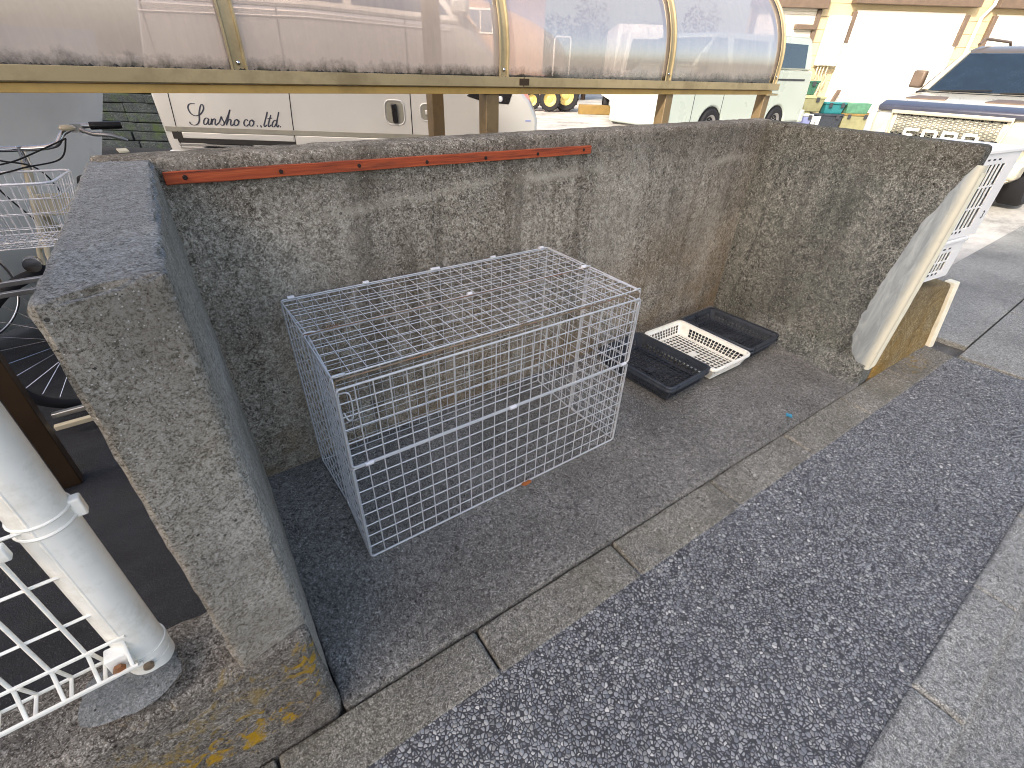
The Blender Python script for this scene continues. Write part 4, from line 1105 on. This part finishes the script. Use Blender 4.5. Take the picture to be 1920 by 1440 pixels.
# script lettering traced stroke by stroke
def T(X, Y): return (-3.73 + (X - 150) / 1310 * 1.04, .790 + (440 - Y) / 288 * .205)
strokes = [
 [(150, 402), (152, 425), (175, 444), (215, 447), (255, 430), (288, 390), (305, 340), (320, 285), (345, 225), (372, 178), (395, 158), (409, 172), (404, 210), (380, 250), (345, 285), (300, 310), (250, 316), (210, 295), (187, 250), (188, 205), (210, 168), (250, 152), (303, 153)],
 [(432, 352), (400, 343), (366, 370), (347, 410), (352, 433), (378, 430), (408, 398), (434, 352), (420, 390), (412, 424), (424, 436), (452, 408)],
 [(452, 408), (480, 352), (470, 385), (455, 436)], [(462, 410), (490, 368), (515, 350), (526, 362), (515, 395), (506, 425), (518, 437), (550, 410)],
 [(550, 420), (585, 378), (622, 318), (626, 350), (640, 392), (632, 425), (605, 438), (580, 428)],
 [(636, 420), (680, 360), (735, 280), (772, 216), (735, 290), (695, 372), (662, 436)], [(680, 408), (710, 365), (738, 350), (748, 364), (732, 400), (728, 430), (745, 436), (775, 412)],
 [(832, 348), (800, 368), (782, 405), (790, 434), (818, 430), (846, 398), (852, 364), (836, 348), (845, 372), (870, 370)],
 [(985, 366), (975, 346), (945, 358), (922, 398), (926, 430), (952, 437), (990, 408)],
 [(1045, 348), (1015, 368), (998, 405), (1006, 434), (1034, 430), (1060, 398), (1066, 364), (1050, 348), (1058, 372), (1082, 370)],
 [(1097, 424), (1104, 431), (1111, 438)], [(1150, 420), (1158, 432), (1152, 450)],
 [(1294, 228), (1262, 295), (1225, 370), (1203, 418), (1214, 437), (1245, 410)],
 [(1334, 270), (1305, 325), (1275, 385), (1262, 422), (1272, 437), (1305, 408)], [(1272, 326), (1305, 320), (1342, 314)],
 [(1398, 355), (1370, 345), (1338, 375), (1318, 415), (1326, 436), (1355, 425), (1392, 375)], [(1456, 226), (1430, 285), (1402, 350), (1384, 410), (1392, 437), (1420, 408)],
 [(1428, 424), (1435, 431), (1441, 438)]]
mb = MB()
for s_ in strokes:
    mb.ribbon([(p.x, p.y) for p in spline([Vector((*T(*q), 0)) for q in s_], 5)], .0125, Matrix.Translation((0, -.0025, 0)))
mb.build('lettering', M['ink'], sv)

# ---- white high-roof van at the right
hv = thing('white_van', 'white high roof van parked side on before the cream garage wall', 'van')
put(hv, frame_local(4.7, 13.5, math.degrees(math.atan2(1.5, 2.27))))
zb = .32
low = [(-1.45, zb), *arc_cut(0, 0, zb, 0, .42), *arc_cut(0, 0, zb, 2.72, .42), (3.95, zb), (4.0, .6), (3.92, 1.53), (-.9, 1.53), (-1.30, 1.35), (-1.56, 1.0), (-1.58, .5)]
plate(hv, 'body', low, 0, 1.85, 'white_van', bevel=.05)
up_ = [(-.95, 1.535), (-.42, 2.12), (-.2, 2.20), (3.55, 2.27), (3.70, 2.2), (3.86, 1.535)]
mb = MB(); n_ = len(up_)
vs = [(x, .03 + (.12 if z > 2 else 0), z) for x, z in up_] + [(x, 1.82 - (.12 if z > 2 else 0), z) for x, z in up_]
mb.add(vs, [tuple(range(n_)), tuple(range(2 * n_ - 1, n_ - 1, -1))] + [((i + 1) % n_, i, n_ + i, n_ + (i + 1) % n_) for i in range(n_)])
mb.build('roof', M['white_van'], hv, bevel=.05)
def side_win(o, x0, x1, z0=1.58, z1=2.1, sl=0):
    mb = MB(); mb.add([(x0, .022, z0), (x1, .022, z0), (x1 - sl * .3, .125, z1), (x0 + sl, .125, z1)], [(0, 1, 2, 3)]); w = mb.build('side_window', M['glass'], o)
    s = w.modifiers.new('s', 'SOLIDIFY'); s.thickness = .02; return w
side_win(hv, -.72, .25, sl=.42); side_win(hv, .4, 1.75); side_win(hv, 1.9, 3.5, sl=.0)
plate(hv, 'windscreen', [(-.93, 1.57), (-.45, 2.1), (-.42, 2.08), (-.90, 1.56)], .12, 1.72, 'glass')
for x in (-.75, .32, 1.83):
    mb = MB(); mb.tube([(x, .0, .4), (x, .0, 1.5)], .008, 5); mb.build('panel_gap', M['slot_dark'], hv)
mb = MB(); mb.box(1.9, 3.6, -.01, .01, 1.3, 1.34); mb.build('slide_rail', M['slot_dark'], hv)
mb = MB(); mb.box(-1.6, -1.38, .03, .4, .82, 1.02); mb.build('headlight', M['lamp'], hv, bevel=.03)
mb = MB(); mb.box(-1.66, -1.5, -.03, 1.88, .3, .66); mb.build('front_bumper', M['white_van'], hv, bevel=.05)
mb = MB(); mb.box(3.9, 4.08, -.03, 1.88, .3, .62); mb.build('rear_bumper', M['white_van'], hv, bevel=.04)
mb = MB(); mb.box(-.9, -.74, -.22, -.02, 1.5, 1.8); mb.build('door_mirror', M['slot_dark'], hv, bevel=.03)
for x in (0, 2.72):
    mb = MB(); mb.lathe([(0, 0), (.40, 0)], 30, Matrix.Translation((x, .03, .40)) @ Matrix.Rotation(R(90), 4, 'X')); mb.build('wheel_arch', M['black'], hv)
    road_wheel(hv, x, .08, .345, .2); road_wheel(hv, x, 1.74, .345, .2, out=1)

# ---- pickup (nose towards the viewer)
pk = thing('pickup_truck', 'beige pickup with dark bonnet edge and large white letters across its mesh grille', 'pickup truck')
put(pk, frame_local(5.2, 8.3, math.degrees(math.atan2(-.832, .555))))
W2 = 2.1
plate_ = lambda name, prof, x0, x1, mat, bev: MB().add([(x0, y, z) for y, z in prof] + [(x1, y, z) for y, z in prof],
      [tuple(range(len(prof))), tuple(range(2 * len(prof) - 1, len(prof) - 1, -1))] + [((i + 1) % len(prof), i, len(prof) + i, len(prof) + (i + 1) % len(prof)) for i in range(len(prof))]).build(name, M[mat], pk, bevel=bev)
plate_('bonnet', [(.05, .62), (.0, .92), (.05, 1.12), (.25, 1.19), (1.35, 1.30), (1.45, 1.22), (1.5, .55)], .12, W2 - .12, 'beige_truck', .05)
for x0, x1 in ((0, .22), (W2 - .22, W2)):
    plate_('fender', [(.12, .5), (.06, .9), (.12, 1.10), (1.4, 1.16), (1.5, .9), (1.5, .55), (1.28, .55), (1.22, .80), (1.05, .98), (.8, 1.02), (.55, .98), (.38, .80), (.32, .5)], x0, x1, 'beige_truck', .04)
plate_('bonnet_edge', [(-.03, 1.05), (-.03, 1.12), (.10, 1.175), (.16, 1.18), (.16, 1.05)], .15, W2 - .15, 'pickup_dark', .02)
mb = MB(); mb.box(.35, .85, -.0, .02, 0, 1) if False else None
for x0, x1 in ((.3, .8), (1.25, 1.8)):
    mb = MB(); mb.hexa([(x0, .35, 1.19), (x1, .35, 1.19), (x1 - .06, .60, 1.22), (x0 + .06, .60, 1.22), (x0, .35, 1.215), (x1, .35, 1.215), (x1 - .06, .60, 1.245), (x0 + .06, .60, 1.245)]); mb.build('bonnet_vent', M['brown'], pk, bevel=.006)
# grille
mb = MB(); mb.box(.42, W2 - .42, .02, .03, .60, 1.03); mb.build('grille_back', M['black'], pk)
mb = MB()
hs = .034
for row in range(14):
    for colm in range(24):
        cx = .46 + colm * hs * 1.5; cz = .62 + row * hs * .92 * 1.0 + (hs * .46 if colm % 2 else 0)
        if cx > W2 - .44 or cz > 1.02: continue
        mb.tube([(cx + hs * .92 * math.cos(R(60 * k)) * .62 * 1.25, -.0, cz + hs * .5 * math.sin(R(60 * k)) * .98) for k in range(6)], .0045, 4, closed=True)
mb.build('grille_mesh', M['silver_dark'], pk)
mb = MB(); fr = [(.40, .58), (W2 - .40, .58), (W2 - .36, 1.05), (.36, 1.05)]
mb.tube([(x, -.01, z) for x, z in fr], .03, 8, closed=True); mb.build('grille_surround', M['beige_truck'], pk, smooth=60)
# block letters on the grille
def seg(mb, x0, z0, x1, z1, w=.045):
    d = Vector((x1 - x0, z1 - z0)).normalized(); nn = Vector((-d.y, d.x)) * w / 2; a = Vector((x0, z0)) - d * w / 2; b = Vector((x1, z1)) + d * w / 2
    q = [a + nn, b + nn, b - nn, a - nn]
    mb.hexa([(q[0].x, -.035, q[0].y), (q[1].x, -.035, q[1].y), (q[2].x, -.035, q[2].y), (q[3].x, -.035, q[3].y), (q[0].x, -.01, q[0].y), (q[1].x, -.01, q[1].y), (q[2].x, -.01, q[2].y), (q[3].x, -.01, q[3].y)])
mb = MB(); zl, zh = .70, .845; x = .62; w = .15; sw_ = .034; zm = .775
seg(mb, x, zl, x, zh, sw_); seg(mb, x, zh, x + w, zh, sw_); seg(mb, x, zm, x + w * .6, zm, sw_); x += .235
seg(mb, x, zl, x, zh, sw_); seg(mb, x, zh, x + w, zh, sw_); seg(mb, x + w, zh, x + w, zl, sw_); seg(mb, x + w, zl, x, zl, sw_); x += .235
seg(mb, x, zl, x, zh, sw_); seg(mb, x, zh, x + w, zh, sw_); seg(mb, x + w, zh, x + w, zm, sw_); seg(mb, x + w, zm, x, zm, sw_); seg(mb, x + w * .5, zm, x + w, zl, sw_); x += .235
seg(mb, x, zl, x, zh, sw_); seg(mb, x, zh, x + w * .8, zh, sw_); seg(mb, x + w, zh - .03, x + w, zl + .03, sw_); seg(mb, x + w * .8, zl, x, zl, sw_)
mb.build('grille_letters', M['white'], pk)
for x0, x1 in ((.02, .36), (W2 - .36, W2 - .02)):
    mb = MB(); mb.hexa([(x0, .06, .74), (x1, .0, .74), (x1, .1, .74), (x0, .3, .74), (x0, .06, 1.03), (x1, .0, 1.03), (x1, .1, 1.03), (x0, .3, 1.03)]); mb.build('headlight', M['lamp'], pk, bevel=.02)
mb = MB(); mb.box(.02, W2 - .02, -.14, .1, .40, .60); mb.build('front_bumper', M['beige_truck'], pk, bevel=.04)
mb = MB(); mb.hexa([(.3, -.10, .22), (W2 - .3, -.10, .22), (W2 - .3, .25, .2), (.3, .25, .2), (.06, -.12, .40), (W2 - .06, -.12, .40), (W2 - .06, .25, .40), (.06, .25, .40)]); mb.build('skid_plate', M['beige_truck'], pk, bevel=.02)
for x in (.35, W2 - .35):
    mb = MB(); mb.lathe([(0, .012), (.045, .01), (.06, 0)], 16, Matrix.Translation((x, -.14, .5)) @ Matrix.Rotation(R(90), 4, 'X')); mb.build('fog_lamp', M['lamp'], pk, smooth=50)
# cab
cabp = [(1.30, 1.26), (2.0, 1.80), (2.35, 1.90), (3.7, 1.90), (3.95, 1.25), (3.95, .5), (1.3, .5)]
mb = MB(); n_ = len(cabp); inset = lambda z: .0 if z < 1.3 else (.16 if z < 1.85 else .20)
vs = [(inset(z), y, z) for y, z in cabp] + [(W2 - inset(z), y, z) for y, z in cabp]
mb.add(vs, [tuple(range(n_)), tuple(range(2 * n_ - 1, n_ - 1, -1))] + [((i + 1) % n_, i, n_ + i, n_ + (i + 1) % n_) for i in range(n_)])
mb.build('cab', M['cab_brown'], pk, bevel=.05)
mb = MB(); mb.hexa([(.13, 1.33, 1.285), (W2 - .13, 1.33, 1.285), (W2 - .27, 1.96, 1.775), (.27, 1.96, 1.775), (.13, 1.29, 1.30), (W2 - .13, 1.29, 1.30), (W2 - .27, 1.93, 1.80), (.27, 1.93, 1.80)])
mb.build('windscreen', M['glass_pk'], pk, bevel=.01)
mb = MB(); mb.tube([(.35, 1.27, 1.30), (1.0, 1.25, 1.33)], .012, 6); mb.tube([(1.1, 1.27, 1.30), (1.75, 1.25, 1.33)], .012, 6); mb.build('wiper', M['black'], pk)
for xa, xb, xc, xd in ((.10, .19, .24, .30), (W2 - .19, W2 - .10, W2 - .30, W2 - .24)):
    MB().hexa([(xa, 1.30, 1.30), (xb, 1.30, 1.30), (xd, 1.955, 1.80), (xc, 1.955, 1.80), (xa, 1.26, 1.315), (xb, 1.26, 1.315), (xd, 1.91, 1.83), (xc, 1.91, 1.83)]).build('pillar', M['beige_truck'], pk, bevel=.01)
mb = MB(); mb.box(.1, W2 - .1, 1.10, 1.30, 1.255, 1.285); mb.build('cowl', M['black'], pk, bevel=.01)
for x0, s_ in ((-.22, 1), (W2 + .04, -1)):
    mb = MB(); mb.box(x0, x0 + .18, 1.55, 1.68, 1.32, 1.56); mb.build('door_mirror', M['brown'], pk, bevel=.03)
mb = MB(); mb.box(.35, W2 - .35, 2.3, 2.6, 1.90, 1.96) if False else None
for x in (.25, W2 - .25):
    mb = MB(); mb.tube([(x, 2.25, 1.92), (x, 2.4, 2.0), (x, 3.5, 2.0), (x, 3.65, 1.92)], .02, 8); mb.build('roof_rail', M['brown'], pk, smooth=60)
mb = MB(); mb.hexa([(1.5, 1.42, 1.62), (1.62, 1.42, 1.62), (1.62, 1.45, 1.66), (1.5, 1.45, 1.66), (1.5, 1.41, 1.63), (1.62, 1.41, 1.63), (1.62, 1.44, 1.67), (1.5, 1.44, 1.67)])
for x in (.55, 1.35):
    mb2 = MB(); mb2.box(x, x + .3, 2.1, 2.2, 1.2, 1.62); mb2.build('seat', M['cream'], pk, bevel=.05)
plate_('cargo_bed', [(3.98, .5), (3.98, 1.25), (5.6, 1.25), (5.6, .5)], .02, W2 - .02, 'beige_truck', .04)
for x, o_ in ((.14, -1), (W2 - .14, 1)):
    for y in (.8, 4.6):
        Mx = Matrix.Translation((x, y, .42)) @ Matrix.Rotation(R(90 * o_), 4, 'Y')
        mb = MB(); mb.lathe([(.26, .14), (.38, .15), (.42, .10), (.42, -.10), (.38, -.15), (.26, -.14)], 36, Mx); wh = mb.build('wheel', M['tyre'], pk, smooth=40)
        mb = MB(); mb.lathe([(0, .1), (.08, .1), (.1, .06), (.26, .05), (.27, .14)], 24, Mx); mb.build('rim', M['steel'], wh, smooth=40)

# ---- white box truck seen head-on through the shelter roof
bt = thing('white_truck', 'white high cab truck facing the shelter, left of the white van', 'truck')
put(bt, frame_local(2.85, 16.5, -3))
MB().prism([(0, .35), (1.55, .35), (1.55, 1.35), (1.45, 2.35), (.1, 2.35), (0, 1.35)], .0, 1.9).build('cab', M['white'], bt, bevel=.06)
MB().prism([(.0, .55), (1.55, .55), (1.55, 2.6), (0, 2.6)], 2.0, 5.6).build('cargo_box', M['white'], bt, bevel=.02)
MB().prism([(.13, 1.42), (1.42, 1.42), (1.34, 2.15), (.21, 2.15)], -.02, .02).build('windscreen', M['glass'], bt, bevel=.01)
mb = MB()
for k in range(3): mb.box(.3 - .03 * k, .62, -.012, .01, 1.18 - k * .09, 1.205 - k * .09); mb.box(.95, 1.27, -.012, .01, 1.18 - k * .09, 1.205 - k * .09)
mb.build('grille_slot', M['slot_dark'], bt)
mb = MB(); mb.box(.35, 1.2, -.03, .0, .72, .86); mb.build('number_panel', M['silver_dark'], bt, bevel=.01)
mb = MB(); mb.box(-.03, 1.58, -.07, .1, .36, .68); mb.build('bumper', M['white'], bt, bevel=.03)
mb = MB(); mb.box(.34, .52, -.075, -.06, .45, .53); mb.box(1.02, 1.22, -.075, -.06, .45, .53); mb.build('fog_lamp', M['slot_dark'], bt)
for x in (.06, 1.27):
    mb = MB(); mb.box(x, x + .22, -.03, .01, .78, 1.0); mb.build('headlight', M['lamp'], bt, bevel=.02)
for x in (.12, 1.43):
    for y in (.9, 4.6):
        Mx = Matrix.Translation((x, y, .35)) @ Matrix.Rotation(R(90), 4, 'Y'); MB().lathe([(.2, .1), (.33, .1), (.35, .07), (.35, -.07), (.33, -.1), (.2, -.1)], 28, Mx).build('wheel', M['tyre'], bt, smooth=40)

# ---- small tractor
tr = thing('tractor', 'small orange farm tractor with yellow wheels and white roll bar', 'tractor')
put(tr, frame_local(1.7, 21.5, 0))
def tw(x, y, r, w):
    Mx = Matrix.Translation((x, y, r)) @ Matrix.Rotation(R(90), 4, 'X')
    mb = MB(); mb.lathe([(r * .6, w * .5), (r * .92, w * .5), (r, w * .3), (r, -w * .3), (r * .92, -w * .5), (r * .6, -w * .5)], 32, Mx)
    for k in range(18):
        a = 2 * PI * k / 18
        mb.box(-.03, .03, -w * .5, w * .5, r * .96, r * 1.05, Matrix.Translation((x, y, r)) @ Matrix.Rotation(a, 4, 'Y'))
    wh = mb.build('wheel', M['tyre'], tr, smooth=40)
    mb = MB(); mb.lathe([(0, w * .2), (r * .15, w * .25), (r * .3, w * .1), (r * .55, w * .3), (r * .62, w * .5), (r * .62, w * .1)], 32, Mx); mb.build('rim', M['yellow'], wh, smooth=40)
for y in (-.1, 1.0): tw(0, y, .50, .28); tw(-1.30, y + .03, .33, .18)
for y in (-.45,): tw(-.62, y, .4, .2)
MB().prism([(-1.65, .55), (-1.65, .95), (-1.5, 1.12), (-.5, 1.16), (-.5, .5)], .2, .75).build('bonnet', M['orange'], tr, bevel=.05)
MB().prism([(-.5, .4), (-.5, .8), (.35, .8), (.35, .4)], .1, .85).build('chassis', M['slot_dark'], tr, bevel=.03)
for y in (-.12, .82): MB().prism([(-.5, .9), (-.3, 1.1), (.3, 1.15), (.5, .9), (.45, .86), (.3, 1.02), (-.28, 1.0), (-.45, .86)], y, y + .25).build('mudguard', M['orange'], tr, bevel=.02)
MB().box(-.05, .35, .3, .65, .85, 1.25).build('seat', M['black'], tr, bevel=.06)
mb = MB(); mb.tube([(-.55, .47, .95), (-.4, .47, 1.3)], .02, 8); mb.tube([Matrix.Translation((-.4, .47, 1.3)) @ Vector((.05 * math.cos(a), .17 * math.sin(a), .03 * math.cos(a))) for a in [k * PI / 8 for k in range(16)]], .012, 6, closed=True); mb.build('steering_wheel', M['black'], tr, smooth=60)
mb = MB(); mb.tube([(-.55, .0, .8), (-.55, .0, 2.25), (-.50, .0, 2.35), (-.0, .0, 2.35), (.05, .0, 2.25), (.05, .0, .8)], .03, 8); mb.build('roll_bar', M['white'], tr, smooth=60)
# lumber and blocks by the tractor
mb = MB(); mb.box(0, 1.5, 0, .4, -.03, .28, frame_local(2.2, 20.5, 4)); tag(mb.build('timber_stack', M['brown_box'], bevel=.02), 'low stack of timber on the yard right of the tractor', 'timber')

# ================================================================== GARAGE WALL at the right
ga = thing('garage_building', 'cream garage building with white roller shutters and brown lintels', 'building')
put(ga, frame_local(0, 19.3, 0))
mb = MB()
for k in range(14): mb.box(7.3, 34, 0, .25, -.05 + k * .34, -.05 + k * .34 + .333)
mb.build('wall', M['siding'], ga, bevel=.006)
doors = [(6.9 + .5, 9.3), (10.55, 14.0), (15.0, 18.6), (19.6, 23.2)]
for a, b in doors:
    mb = MB()
    for k in range(38): mb.box(a, b, -.05, -.02, -.03 + k * .085, -.03 + k * .085 + .08)
    mb.build('roller_shutter', M['shutter'], ga, bevel=.006)
    zz_ = 3.18 if a < 9 else 3.34
    mb = MB(); mb.box(a - .25, b + .2, -.30, -.01, zz_, zz_ + .38); mb.build('lintel', M['brown'], ga, bevel=.01)
    for q_ in (a - .12, b): MB().box(q_, q_ + .13, -.12, -.01, 2.35, 3.15).build('door_frame', M['brown'], ga, bevel=.006)
    for q_ in (a - .09, b): MB().box(q_, q_ + .09, -.08, -.01, -.03, 2.35).build('door_frame', M['shutter'], ga, bevel=.006)
mb = MB(); mb.box(7.0, 34.5, -1.3, 3, 4.75, 4.9); mb.build('roof', M['roof_tile'], ga, bevel=.02)
mb = MB(); mb.tube([(9.42, -.04, 0), (9.42, -.04, 4.7)], .02, 8); mb.build('cable_pipe', M['slot_dark'], ga, smooth=60)
mb = MB(); mb.tube([(14.5, -.1, 0), (14.5, -.1, 3.1), (14.7, -.12, 3.4), (14.7, -.12, 4.7)], .05, 12); mb.build('downpipe', M['white'], ga, smooth=60)
mb = MB(); mb.box(8.7, 9.35, -.2, -.05, 2.65, 2.78); mb.build('bracket', M['brown'], ga, bevel=.01)
mb = MB(); mb.hexa([(10.45, -.22, .1), (10.55, -.22, .1), (10.55, -.12, .1), (10.45, -.12, .1), (10.75, -.22, 1.05), (10.85, -.22, 1.05), (10.85, -.12, 1.05), (10.75, -.12, 1.05)]); mb.build('prop', M['brown'], ga)
# electrical cabinet
eb = thing('meter_cabinet', 'tall white cabinet fixed on the garage wall above the storage boxes', 'cabinet')
put(eb, frame_local(9.72, 19.0, 0))
MB().box(0, .62, 0, .28, 1.7, 3.02).build('housing', M['white'], eb, bevel=.03)
mb = MB(); mb.box(.02, .6, -.012, 0, 1.72, 3.0); mb.build('door', M['white'], eb, bevel=.008)
for k, (x, L_) in enumerate(((.1, .5), (.2, .65), (.3, .8), (.42, .55))):
    mb = MB(); mb.tube(spline([(x, .1, 1.72), (x - .04, .05, 1.5), (x + .03, .08, 1.72 - L_ * .7), (x, .1, 1.72 - L_)], 5), .022, 8); mb.build('pipe', M['cream'], eb, smooth=60)

# storage boxes at the foot of the garage
def crate_box(name, label, r, f, z, w, h, d_, mat, lid=None, cat='box', ang=0, taper=.04):
    t = thing(name, label, cat); put(t, frame_local(r, f, ang)); t.location.z = z
    mb = MB(); q = taper; mb.hexa([(q, q, 0), (w - q, q, 0), (w - q, d_ - q, 0), (q, d_ - q, 0), (0, 0, h), (w, 0, h), (w, d_, h), (0, d_, h)]); mb.build('body', M[mat], t, bevel=.02)
    if lid:
        mb = MB(); mb.box(-.02, w + .02, -.02, d_ + .02, h, h + .06); mb.build('lid', M[lid], t, bevel=.015)
        for x in (w * .15, w * .75): MB().box(x, x + .1, -.04, -.02, h - .08, h + .04).build('latch', M['slot_dark'], t, bevel=.005)
    return t
crate_box('storage_box', 'green translucent plastic box on top of the cream cool box', 8.35, 17.5, .92, .85, .32, .5, 'green_box', 'green_box')
crate_box('cool_box', 'large cream cool box with pale lid under the green box', 8.35, 17.4, .47, 1.15, .36, .6, 'cream_box', 'cream_lid', 'cool box')
crate_box('plastic_table', 'cream low bench under the large cool box', 8.3, 17.45, -.03, 1.1, .48, .5, 'cream_lid', None, 'bench')
crate_box('storage_box', 'teal plastic box with flat lid resting on the black box', 9.52, 17.3, .44, .62, .26, .4, 'teal', 'teal')
crate_box('storage_box', 'wide black plastic box below the teal box', 9.2, 17.2, -.03, .92, .42, .5, 'tray_black', 'tray_black')
crate_box('storage_box', 'mint green mesh box on the wire basket right of the teal box', 10.2, 17.3, .46, .75, .3, .4, 'mint', None)
crate_box('wire_basket', 'tan wire basket beneath the mint green box', 10.15, 17.25, -.03, .85, .44, .45, 'cream_box', 'brown_box', 'basket')
crate_box('cardboard_box', 'brown cardboard box with open flaps beside the roller shutter', 10.98, 17.6, -.03, .75, .5, .5, 'brown_box', None)
crate_box('plastic_bin', 'lilac blue plastic bin beside the rubber boots', 8.4, 16.7, -.03, .5, .42, .4, 'blue_box', 'white', 'bin')
for k, rr in enumerate((8.98, 9.12)):
    t = thing('rubber_boot', ('pale rubber boot nearest the blue bin', 'pale rubber boot nearest the black box')[k], 'boot', group='rubber boots'); put(t, frame_local(rr, 16.75, 20))
    mb = MB(); mb.lathe([(.0, .0), (.055, .0), (.05, .1), (.055, .25), (.065, .4), (.06, .4), (.05, .25)], 16, Matrix.Translation((0, 0, 0))); mb.build('shaft', M['white'], t, smooth=60)
    mb = MB(); mb.hexa([(-.045, -.2, 0), (.045, -.2, 0), (.05, .05, 0), (-.05, .05, 0), (-.03, -.18, .06), (.03, -.18, .06), (.045, .03, .12), (-.045, .03, .12)]); mb.build('foot', M['white'], t, bevel=.02)

# ================================================================== FAR BACKGROUND
# low mossy stone wall at far left
sw = MB()
for row in range(9):
    x = -.5
    while x < 4.2:
        w = random.uniform(.5, 1.3); hh_ = random.uniform(.135, .149); sw.box(x, min(4.2, x + w - .01), random.uniform(-.015, .015), .35, -.05 + row * .15, -.05 + row * .15 + hh_, frame_local(-9.6, 9.6, random.uniform(-.6, .6))); x += w
tag(sw.build('stone_wall', M['stone'], bevel=.02), 'dark mossy stone wall between the grey screen and the silver van', 'wall')
ho = thing('house', 'rose beige house with small dark window seen through the shelter roof', 'house')
put(ho, frame_local(0, 26, 0))
MB().box(-13, .9, 0, 8, -.05, 5.2).build('wall', M['house'], ho)
w_ = MB().box(-2.5, -1.35, -.06, .0, 2.55, 3.45).build('window', M['white'], ho, bevel=.01)
MB().box(-2.43, -1.95, -.08, -.055, 2.62, 3.38).build('pane', M['glass_blue'], w_); MB().box(-1.9, -1.42, -.08, -.055, 2.62, 3.38).build('pane', M['glass_blue'], w_)
w_ = MB().box(-8.5, -6.5, -.06, .0, .9, 2.9).build('window', M['white'], ho, bevel=.01)
MB().box(-8.4, -6.6, -.08, -.055, 1.0, 2.8).build('pane', M['glass_blue'], w_)
MB().prism([(-13.6, 5.15), (1.5, 5.15), (-.5, 6.9), (-11.5, 6.9)], -.7, 8.7).build('roof', M['roof_tile'], ho, bevel=.03)
# a row of bushy trees beyond the tractor
random.seed(21)
for i in range(6):
    r0 = 1.6 + i * 1.75; t = thing('yard_tree', ('bushy tree beyond the tractor, nearest the rose house', 'second bushy tree from the rose house', 'third bushy tree from the rose house', 'fourth bushy tree from the rose house', 'fifth bushy tree, just left of the garage', 'bushy tree partly behind the garage end')[i], 'tree', group='bushy trees beyond the tractor')
    put(t, frame_local(r0, 29 + (i % 2) * 1.3, 0)); hh = 3.6 + .8 * math.sin(i * 2.1)
    mb = MB(); mb.tube([(0, 0, -.05), (.05, 0, hh * .4), (-.05, .1, hh * .75)], [.13, .09, .04], 8)
    for k in range(5): a = k * 1.3; mb.tube([(0, 0, hh * .35), (math.cos(a) * .7, math.sin(a) * .7, hh * .7)], [.05, .02], 6)
    mb.build('trunk', M['trunk'], t, smooth=60)
    mb = MB()
    for _ in range(1500):
        a = random.uniform(0, 2 * PI); q = random.random() ** .4; ph = random.uniform(-1, 1)
        c = Vector((math.cos(a) * q * 1.15 * math.sqrt(1 - ph * ph * .8), math.sin(a) * q * 1.0, hh * .58 + ph * hh * .42 * q))
        if noise.noise(c * 1.6 + Vector((i * 5, 0, 0))) < -.18: continue
        s_ = random.uniform(.05, .11); e1 = Vector((random.uniform(-1, 1), random.uniform(-1, 1), random.uniform(-1, 1))).normalized() * s_
        e2 = e1.orthogonal().normalized() * s_ * .6
        mb.add([c - e1, c + e2, c + e1, c - e2], [(0, 1, 2, 3)])
    mb.build('crown', M['far_tree'], t)

# unseen tall block added behind the viewer to cast shade over the enclosure
ap = thing('shade_block', 'unseen tall grey block added behind the viewer to shade the enclosure', 'building')
put(ap, frame_local(0, -30, 0))
MB().box(-25.2, -7.5, -12, 0, -.05, 27.3).build('wall', M['shade_grey'], ap)
MB().box(-36, -25.2, -12, 0, -.05, 30.5).build('shade_tower', M['shade_grey'], ap)  # taller part added to shade the rear of the silver van
for i in range(7):  # windows dressing the added block
    for j in range(3):
        x = -24 + j * 5.4; z = 1.2 + i * 3.5
        w_ = MB().box(x, x + 3, .0, .06, z, z + 1.6).build('window', M['white'], ap)
        MB().box(x + .06, x + 2.94, .06, .075, z + .06, z + 1.54).build('pane', M['glass'], w_)

# ================================================================== LIGHT, SKY, CAMERA
el = R(33)
sv_ = (RH * -.55 + FH * -.835) * math.cos(el) + Vector((0, 0, math.sin(el)))
sun = bpy.data.lights.new('sun', 'SUN'); sun.energy = 5.0; sun.angle = R(.5); sun.color = (1, .94, .84)
so = bpy.data.objects.new('sun', sun); link(so); so.rotation_euler = sv_.to_track_quat('Z', 'Y').to_euler(); so.location = (0, 0, 30)
w = bpy.data.worlds.new('World'); sc.world = w; w.use_nodes = True
nt = w.node_tree; bg = nt.nodes['Background']; sky = nt.nodes.new('ShaderNodeTexSky'); sky.sky_type = 'NISHITA'; sky.sun_disc = False
sky.sun_elevation = el; sky.sun_rotation = math.atan2(sv_.x, sv_.y); sky.dust_density = 4.0; sky.air_density = 1.0; sky.ozone_density = .6
tint = nt.nodes.new('ShaderNodeMix'); tint.data_type = 'RGBA'; tint.blend_type = 'MULTIPLY'; tint.inputs[0].default_value = 1.0; tint.inputs[7].default_value = (2.78, 2.62, 2.46, 1)
nt.links.new(sky.outputs[0], tint.inputs[6]); nt.links.new(tint.outputs[2], bg.inputs[0]); bg.inputs[1].default_value = .15
sc.view_settings.view_transform = 'Standard'; sc.view_settings.look = 'None'; sc.view_settings.exposure = 0

cd = bpy.data.cameras.new('camera'); co = bpy.data.objects.new('camera', cd); link(co)
cd.sensor_fit = 'HORIZONTAL'; cd.sensor_width = 36; cd.lens = 885.84 / 1920 * 36; cd.clip_start = .02; cd.clip_end = 2000
mx = Matrix((RT, UP, -FW)).transposed().to_4x4(); mx.translation = CAM; co.matrix_world = mx
sc.camera = co
sc.render.engine = 'CYCLES'
sc.cycles.use_denoising = True
sc.cycles.filter_width = 1.0
sc.cycles.max_bounces = 8; sc.cycles.diffuse_bounces = 4; sc.cycles.transparent_max_bounces = 16
